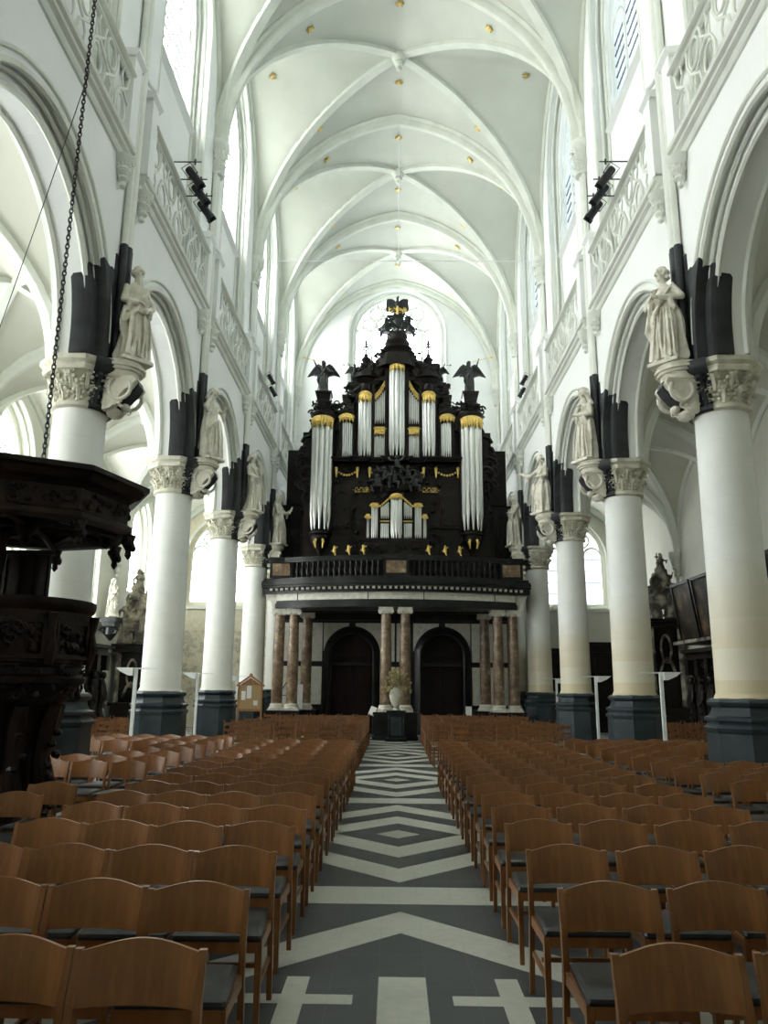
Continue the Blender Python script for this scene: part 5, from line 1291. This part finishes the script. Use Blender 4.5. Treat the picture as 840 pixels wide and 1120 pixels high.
for sg, side in ((-1, 'left'), (1, 'right')):
    for j, (y, z) in enumerate(((14.0, 12.1), (14.5, 12.05), (15.0, 12.0))):
        loc = (sg*4.28, y, z); rot = (R(15), sg*R(38), 0)
        lab = 'big black spotlight on the %s balcony, %s of three' % (side, ['nearest', 'middle', 'farthest'][j])
        o = sp if first else copy_tree(sp, loc, 0, lab); first = False
        o.location = loc; o.rotation_euler = rot; o['label'] = lab; o['group'] = 'balcony spotlights'
        br = MB().tube([(sg*4.75, y, z+.36), (sg*4.15, y, z+.36)], .014, 6); br.tube([(sg*4.28, y, z+.3), (sg*4.28, y, z+.42)], .02, 6)
        o2 = br.build('lamp_bracket', 'lamp_black'); tag(o2, 'thin arm carrying the %s spotlight of the %s balcony' % (['nearest', 'middle', 'farthest'][j], side), 'bracket', 'spotlight arms')
    for j, (y, z) in enumerate(((25.1, 12.25), (25.6, 12.0))):
        lab = 'small far black spotlight beside the %s balcony rail, %s' % (side, ['upper one', 'lower one'][j])
        copy_tree(sp, (sg*4.42, y, z), 0, lab, 'far spotlights', (.7, .7, .7)).rotation_euler = (R(20), sg*R(30), 0)

# ---------------------------------------------------------------- gilded stars on the vault
st = MB()
pts = []
for i in range(16): a = pi*i/8; rr = .13 if i % 2 == 0 else .05; pts.append((rr*cos(a), rr*sin(a)))
st.prism(pts, -.02, .02, 'z'); st.ell((0, 0, 0), (.045, .045, .04)); sm_ = st.mesh('gilded_star', 'gilding', 0)
for b in range(7):
    yc = (PY[b]+PY[b+1])/2
    for x, dy in ((0, -1.95), (0, 1.1), (-2.6, -2.1), (2.6, -2.1), (-4.1, .3), (4.1, .3), (-2.7, 1.9), (2.7, 1.9)):
        z = nave_z(x, yc+dy, yc)
        o = bpy.data.objects.new('gilded_star', sm_); C.objects.link(o); o.parent = ceil; o.location = (x, yc+dy, z-.05)
        e_ = .02; nx = (nave_z(x+e_, yc+dy, yc)-nave_z(x-e_, yc+dy, yc))/(2*e_); ny = (nave_z(x, yc+dy+e_, yc)-nave_z(x, yc+dy-e_, yc))/(2*e_)
        o.rotation_euler = V((nx, ny, -1)).to_track_quat('Z', 'Y').to_euler()
# tie rod with hanging wire
o = MB().tube([(-4.8, PY[5]-.05, 15.93), (4.8, PY[5]-.05, 15.93)], .016, 6).build('tie_rod', 'white_paint'); tag(o, 'thin white horizontal rod across the nave below the vault', 'rod')
o = MB().tube([(0.02, PY[5]-.05, 15.8), (0.02, PY[5]-.05, 21.3)], .012, 6)
o.ell((0.02, PY[5]-.05, 15.85), (.08, .05, .06)); o = o.build('hanging_wire', 'white_paint'); tag(o, 'thin white wire hanging from the vault to the rod', 'wire')

# ---------------------------------------------------------------- floor lamps beside the columns
def uplight():
    r = thing('floor_lamp', '', 'lamp')
    m = MB(); m.box(-.14, .14, -.14, .14, 0, .04); m.build('base', 'white_paint', r, smooth=0)
    m = MB(); m.box(-.035, .035, -.035, .035, .04, 2.12); m.build('pole', 'white_paint', r, smooth=0)
    m = MB(); m.prism([(.04, 2.13), (.42, 2.13), (.3, 2.04), (.12, 1.96), (.04, 1.96)], -.1, .1); m.build('reflector', 'white_paint', r, smooth=0)
    m = MB(); m.box(-.45, .02, -.012, .012, 2.1, 2.13); m.build('arm', 'white_paint', r, smooth=0); return r
ul = uplight(); first = True
for sg, side in ((-1, 'left'), (1, 'right')):
    for kk in (2, 3, 4):
        x = sg*(6.05+.03*kk); y = PY[kk+2]
        lab = 'slim white floor lamp beside the %s column on the %s' % ({2: 'second', 3: 'third', 4: 'fourth'}[kk], side)
        bpx = {(-1, 2): (146, 770), (-1, 3): (214.5, 770), (-1, 4): (258, 770), (1, 2): (725, 770), (1, 3): (653, 770), (1, 4): (609.5, 770)}[(sg, kk)]
        loc = (at(bpx[0], bpx[1], y-.95).x, y-.95, 0)
        if first: ul.location = loc; ul['label'] = lab; ul['group'] = 'white floor lamps'; ul.rotation_euler.z = pi if sg < 0 else 0; first = False
        else: copy_tree(ul, loc, pi if sg < 0 else 0, lab, 'white floor lamps')

# ---------------------------------------------------------------- confessionals and panelling in the side aisles
def confessional(w, h, seed):
    r = thing('confessional', '', 'confessional')       # local: back at x=0, front towards +x, runs along y
    m = MB(); m.box(0, .9, -w/2, w/2, 0, .18); m.box(0, .7, -w/2, w/2, .18, h-.35)
    m.build('body', 'confessional_oak', r, smooth=0)
    m = MB(); m.box(0, .95, -w/2-.03, w/2+.03, h-.35, h-.25); m.box(0, 1.0, -w/2-.05, w/2+.05, h-.12, h); m.box(0, .85, -w/2, w/2, h-.25, h-.12); m.build('cornice', 'confessional_oak', r, smooth=0)
    mat = M4.Rotation(pi/2, 4, 'Z')       # (x,z) carving plane -> runs along y, faces +x
    for k in range(5):
        c = -w/2+.12+(w-.24)*k/4; m = MB(); b = MB(); rr = random.Random(seed*10+k)
        b.tube([(c, -.74, .2), (c, -.82, .5), (c, -.74, .95), (c, -.8, 1.3), (c, -.8, 1.7), (c, -.76, 1.95)], [.13, .16, .11, .15, .13, .08], 8)
        b.ell((c, -.8, 2.08), (.1, .1, .13)); b.box(c-.14, c+.14, -.92, -.7, 2.25, h-.35)
        for e in (-1, 1): b.tube([(c+e*.12, -.8, 1.75), (c+e*.2, -.86, 1.45), (c+e*.06, -.92, 1.25)], [.055, .05, .035], 6)
        carve(b, c-.14, c+.14, .3, 1.1, -.84, 10, seed*20+k, .08); m.add(b.v, b.f, mat); m.build('carved_figure', 'confessional_oak', r)
    for k in range(4):
        c0 = -w/2+.12+(w-.24)*(k+.5)/4; m = MB(); b = MB(); ww = (w-.24)/4-.32
        b.box(c0-ww/2, c0+ww/2, -.73, -.7, .3, 1.9); b.box(c0-ww/2+.05, c0+ww/2-.05, -.75, -.73, .4, .9); carve(b, c0-ww/2, c0+ww/2, 1.95, h-.4, -.74, 12, seed*30+k, .08); carve(b, c0-ww/2+.05, c0+ww/2-.05, 1.1, 1.8, -.74, 8, seed*40+k, .06)
        m.add(b.v, b.f, mat); m.build('panel', 'confessional_oak', r)
    return r
cf = confessional(3.6, 3.1, 3); first = True
for sg, side in ((-1, 'left'), (1, 'right')):
    for j, y in enumerate((15.1, 20.8, 25.3)):
        lab = 'dark carved oak confessional against the %s aisle wall, %s' % (side, ['nearest one', 'middle one', 'farthest one beside the altar'][j])
        loc = (sg*-(-10.88) if sg > 0 else -10.88, y, 0); loc = (sg*10.88, y, 0); rz = 0 if sg < 0 else pi
        if first: cf.location = loc; cf.rotation_euler.z = rz; cf['label'] = lab; cf['group'] = 'confessionals'; first = False
        else: copy_tree(cf, loc, rz, lab, 'confessionals')
# paintings leaning forward above the right panelling
for j, (y0, y1, lab) in enumerate(((25.75, 27.5, 'dark old painting leaning from the right wall, next to the altar'), (24.05, 25.65, 'dark old painting leaning from the right wall, nearer of the pair'), (18.3, 20.45, 'dark old painting at the right edge, behind the nearest column'))):
    r = thing('painting', lab, 'painting', (10.08, (y0+y1)/2, 3.42), group='leaning paintings'); r.rotation_euler = (0, R(-8), 0); w = (y1-y0)/2-.03
    MB().box(0, .05, -w+.06, w-.06, .06, 1.94).build('canvas', 'old_painting', r, smooth=0)
    m = MB()
    for a in ((-w, w, 0, .09), (-w, w, 1.91, 2.0)): m.box(-.04, .08, *a)
    for a in ((-w, -w+.09, .05, 1.95), (w-.09, w, .05, 1.95)): m.box(-.04, .08, *a)
    m.build('frame', 'dark_oak', r, smooth=0)
o = MB().box(9.8, 10.88, 18., 27.6, 3.30, 3.41).build('shelf', 'altar_stone', smooth=0); tag(o, 'long stone ledge below the leaning paintings on the right', 'ledge')
# side altars in the last bays
def altar(name, sg, x, y, zb, zt, seed, mat, lab):
    r = thing(name, lab, 'altar', (x, y, 0), 0)
    m = MB(); m.box(-.9, .9, -.5, .7, 0, 1.0); m.box(-1.0, 1.0, -.6, .7, 1.0, 1.12); m.box(-.85, .85, -.2, .7, 1.12, zb-.3); m.box(-1.05, 1.05, -.42, .7, zb-.3, zb-.18); m.box(-1.1, 1.1, -.5, .7, zb-.1, zb); m.box(-.95, .95, -.35, .7, zb-.18, zb-.1)
    m.build('retable', 'confessional_oak', r, smooth=0)
    m = MB()
    for e in (-1, 1):
        m.tube([(e*.72, -.36, 1.15), (e*.72, -.4, 1.6), (e*.72, -.36, 2.2), (e*.72, -.38, zb-.35)], [.14, .12, .11, .13], 10)
        carve(m, e*.72-.15, e*.72+.15, 1.2, zb-.4, -.42, 16, seed+e, .09)
    m.tube([(.25*cos(a), -.34, zb-1.1+.5*sin(a)) for a in [2*pi*i/14 for i in range(14)]], .06, 6, closed=True); m.tube([(-.4, -.34, zb-2), (-.2, -.36, zb-1.6), (0, -.34, zb-1.45), (.2, -.36, zb-1.6), (.4, -.34, zb-2)], .07, 6)
    m.build('stone_carving', 'altar_stone', r)
    rnd = random.Random(seed); m = MB(); H = zt-zb
    for i in range(55):
        t = rnd.random()*.8; w = (.62*(1-t)**.7+.1); a = rnd.uniform(-1, 1); m.ell((a*w, rnd.uniform(-.25, .15)*(1-t*.5), zb+.05+t*H*.8), (rnd.uniform(.07, .14), .1, rnd.uniform(.08, .2)), n=7, k=5, rot=M4.Rotation(rnd.uniform(-.7, .7), 3, 'Y'))
    remesh(m, 'rock', mat, .045, r, smooth_it=1)
    for i, (dx, dz, s) in enumerate(((-.45, .02, .72), (.42, .04, .75), (-.1, .22, .62), (.25, .45, .5), (-.22, .52, .46), (.02, .78, .5))):
        p = dict(seed=seed+i, hair='long', turn=rnd.uniform(-.8, .8), nod=rnd.uniform(-.2, .3), arms=[((-.3, -.1, rnd.uniform(1.0, 1.3)), (-.2, -.3, rnd.uniform(1.0, 1.5))), ((.3, -.1, rnd.uniform(1.0, 1.3)), (.3, -.3, rnd.uniform(1.0, 1.5)))], mantle=4, folds=7)
        f = remesh(figure(p), 'carved_figure', mat, .035, r); s *= H/2.1; f.location = (dx, -.34, zb+dz*H*.72); f.scale = (s/.74, s, s)
    m = MB(); z = zt-.28; m.tube([(0, 0, z-.1), (0, 0, z+.28)], .03, 6); m.tube([(-.1, 0, z+.14), (.1, 0, z+.14)], .03, 6); m.build('cross', mat, r)
    r.scale = (.74, 1, 1); return r
mk('old_altar', lambda t: t.bsdf(t.ramp(t.noise(2.2, 4, rough=.6), (.4, (.09, .08, .065)), (.52, (.30, .27, .20)), (.66, (.55, .50, .39))), .6, 0, t.bump(t.noise(12, 4), .5)))
altar('side_altar', -1, -10.02, 30.0, 3.3, 6.25, 200, 'old_altar', 'carved marble figure group with a cross on an altar, left aisle')
altar('side_altar', 1, 10.05, 29.4, 4.35, 6.9, 230, 'altar_stone', 'dark carved figure group on a tall altar, right aisle')
# statue on a bracket at the left aisle wall
o = remesh(figure(dict(seed=61, hair='hood', turn=.3, arms=[((-.24, -.1, 1.1), (-.05, -.24, 1.1)), ((.24, -.1, 1.1), (.05, -.24, 1.2))], mantle=5, slim=1)), 'statue', 'old_stone', .025)
o.scale = (.76, .76, .78); o.location = (-10.42, 28.2, 4.215); o.rotation_euler = (0, 0, R(40)); tag(o, 'small pale statue on a black wall bracket in the left aisle', 'statue')
m = MB(); m.box(-.3, .3, -.3, .35, 4.0, 4.17); m.box(-.24, .24, -.24, .3, 3.85, 4.0); m.tube([(0, 0, 3.85), (0, .05, 3.6), (0, .1, 3.35)], [.2, .26, .05], 10)
for e in (-1, 1): scroll(m, (e*.2, -.1, 3.68), .14, e, .05); 
o = m.build('wall_bracket', 'black_marble', loc=(-10.45, 28.2, 0)); tag(o, 'black carved wall bracket under the small pale statue, left aisle', 'bracket')

# ---------------------------------------------------------------- things standing before the gallery
nb = thing('notice_board', 'gabled wooden notice board with pinned sheets, left before the gallery', 'notice board', (-5.02, 27.2, 0), R(8))
m = MB(); m.box(-.42, -.36, -.04, .04, 0, 1.9); m.box(.36, .42, -.04, .04, 0, 1.9); m.box(-.36, .36, -.04, .04, .92, 1.0); m.prism([(-.48, 1.80), (0, 2.16), (.48, 1.80), (.48, 1.74), (0, 2.08), (-.48, 1.74)], -.1, .1); m.prism([(-.36, 1.8), (0, 2.05), (.36, 1.8)], -.03, .03); m.ell((0, 0, 2.14), (.06, .05, .06)); m.box(-.5, .5, -.2, .2, 0, .06)
m.build('frame', 'notice_wood', nb, smooth=0); MB().box(-.36, .36, -.01, .02, 1.0, 1.8).build('cork_panel', 'cork', nb, smooth=0)
m = MB(); m.box(-.12, .04, -.02, -.012, 1.35, 1.78); m.build('sheet', 'paper', nb, smooth=0); MB().box(.12, .26, -.02, -.012, 1.12, 1.28).build('sheet', 'paper', nb, smooth=0); MB().box(-.3, -.16, -.02, -.012, 1.3, 1.6).build('sheet', 'paper', nb, smooth=0)
ps = thing('poster_board', 'white board with a drawn gothic arch behind the left gallery columns', 'poster', (-3.95, 29.1, 0))
MB().box(-.52, .52, 0, .04, .95, 1.85).build('board', 'paper', ps, smooth=0)
m = MB()
for e in (-1, 1): m.tube([(e*.2-.1, -.01, 1.05), (e*.2-.1, -.01, 1.5), (e*.1-.1, -.01, 1.75), (-.1, -.01, 1.9)], .02, 4)
m.tube([(-.3, -.01, 1.45), (.1, -.01, 1.45)], .015, 4); m.build('drawing', 'black_paint', ps); m = MB(); m.box(-.5, -.46, 0, .04, 0, .96); m.box(.46, .5, 0, .04, 0, .96); m.build('stand', 'iron', ps, smooth=0)
for e, px, lab in ((-1, 407.5, 'small white sign tilted on a thin stand left of the central pedestal'), (1, 512.6, 'small white sign standing before the right gallery arch')):
    p = at(px, 778, 27.4 if e < 0 else 29.0); r = thing('sign_stand', lab, 'sign', (p.x, p.y, 0)); m = MB(); m.tube([(0, 0, 0), (0, 0, p.z-.1)], .015, 6); m.lathe([(.14, 0), (.14, .02), (.02, .03)], 12); m.build('stand', 'iron', r)
    sg_ = MB().box(-.11, .11, -.01, .01, -.15, .17, M4.Rotation(-.45 if e < 0 else 0, 4, 'X') @ M4.Rotation(.35 if e < 0 else 0, 4, 'Y')).build('sheet', 'paper', r, smooth=0); sg_.location = (0, -.02, p.z)
ped = thing('pedestal', 'tall black pedestal in the middle before the gallery', 'pedestal', (.02, 26.85, 0))
m = MB(); m.box(-.36, .36, -.3, .3, 0, .12); m.box(-.26, .26, -.22, .22, .12, .9); m.box(-.32, .32, -.27, .27, .9, 1.0); m.build('block', 'black_marble', ped, smooth=0)
m = MB(); m.box(-.27, -.24, -.24, -.2, .14, .88); m.box(.24, .27, -.24, -.2, .14, .88); m.box(-.18, .18, -.23, -.21, .2, .8); m.build('panel', 'blue_stone', ped, smooth=0)
va = thing('flower_vase', 'large pale vase with a bouquet of dried flowers on the central pedestal', 'vase', (.02, 26.85, 1.0))
m = MB(); m.lathe([(.12, 0), (.14, .03), (.08, .1), (.2, .3), (.24, .5), (.2, .65), (.12, .72), (.14, .78)], 18); m.build('vase', 'old_stone', va)
m = MB(); rnd = random.Random(4)
for i in range(130):
    a = rnd.uniform(0, 6.28); e = rnd.uniform(-.3, 1.5); L = rnd.uniform(.28, .62); d = V((cos(e)*cos(a)*.85, cos(e)*sin(a)*.7, sin(e)*1.1)); b = V((0, 0, .78))
    m.tube([b, b+d*L*.9], .006, 3); m.ell(b+d*L, rnd.uniform(.022, .05), n=5, k=4)
o = m.build('dried_flowers', 'dried_flowers', va)
# narrow dark wardrobe and low screen visible behind the right columns
o = thing('oak_porch', 'dark oak door porch at the end of the right aisle', 'porch', (8.45, 34.2, 0)); m = MB(); m.box(-2.25, 2.3, -.8, .8, 0, 3.3); m.box(-2.33, 2.38, -.9, .8, 3.3, 3.45); m.build('body', 'confessional_oak', o, smooth=0)
m = MB()
for k in range(6): m.box(-2.15+.73*k, -1.55+.73*k, -.84, -.8, .3, 3.0, taper=0)
m.build('panel', 'confessional_oak', o, smooth=0); MB().box(-1., 1.2, -.5, .3, 3.45, 3.75).build('crest', 'confessional_oak', o, smooth=0)

cb = thing('candelabrum', 'brass candelabrum at the right edge beside the confessional, partly cut off', 'candelabrum', (9.35, 19.6, 0))
m = MB(); m.lathe([(.22, 0), (.2, .05), (.06, .12), (.04, .5), (.06, .6), (.03, .7), (.03, 1.6), (.06, 1.7), (.03, 1.8), (.03, 2.4)], 14); m.build('stem', 'gilding', cb)
m = MB()
for z, r in ((2.5, .3), (2.75, .22), (3.0, .13)):
    m.tube([(r*cos(a), r*sin(a), z) for a in [2*pi*i/14 for i in range(14)]], .03, 6, closed=True)
    for i in range(6): a = pi*i/3; m.tube([(0, 0, z-.2), (r*.6*cos(a), r*.6*sin(a), z-.15), (r*cos(a), r*sin(a), z)], .018, 5); m.lathe([(.03, 0), (.05, .03), (.02, .05), (.02, .15)], 8, (r*cos(a), r*sin(a), z))
m.lathe([(.03, 2.35), (.05, 2.6), (.02, 3.15), (0, 3.2)], 10); m.build('branches', 'gilding', cb)
# ---------------------------------------------------------------- daylight
W = bpy.data.worlds.new('overcast sky'); bpy.context.scene.world = W; W.use_nodes = True; nt = W.node_tree; nt.nodes.clear()
tc = nt.nodes.new('ShaderNodeTexCoord'); sx = nt.nodes.new('ShaderNodeSeparateXYZ'); nt.links.new(tc.outputs['Generated'], sx.inputs[0])
rp = nt.nodes.new('ShaderNodeValToRGB'); mr = nt.nodes.new('ShaderNodeMapRange'); mr.inputs[1].default_value = -1; mr.inputs[2].default_value = 1
nt.links.new(sx.outputs[0], mr.inputs[0]); nt.links.new(mr.outputs[0], rp.inputs[0])
el = rp.color_ramp.elements
while len(el) < 4: el.new(.5)
for k_, (p_, c_) in enumerate(((0, (1, .99, .93)), (.5, (.60, .62, .62)), (.60, (.09, .105, .125)), (1, (.085, .10, .12)))): el[k_].position = p_; el[k_].color = c_+(1,)
bg = nt.nodes.new('ShaderNodeBackground'); bg.inputs[1].default_value = 10.; nt.links.new(rp.outputs[0], bg.inputs[0])
wo = nt.nodes.new('ShaderNodeOutputWorld'); nt.links.new(bg.outputs[0], wo.inputs[0])
sc = bpy.context.scene
sc.view_settings.view_transform = 'Standard'; sc.view_settings.look = 'None'; sc.view_settings.gamma = 1; sc.view_settings.use_curve_mapping = False
sc.view_settings.exposure = 0.78
cy = sc.cycles; cy.max_bounces = 9; cy.diffuse_bounces = 6; cy.glossy_bounces = 3; cy.transmission_bounces = 4; cy.transparent_max_bounces = 8
cy.use_denoising = True; cy.caustics_reflective = False; cy.caustics_refractive = False; cy.sample_clamp_indirect = 8
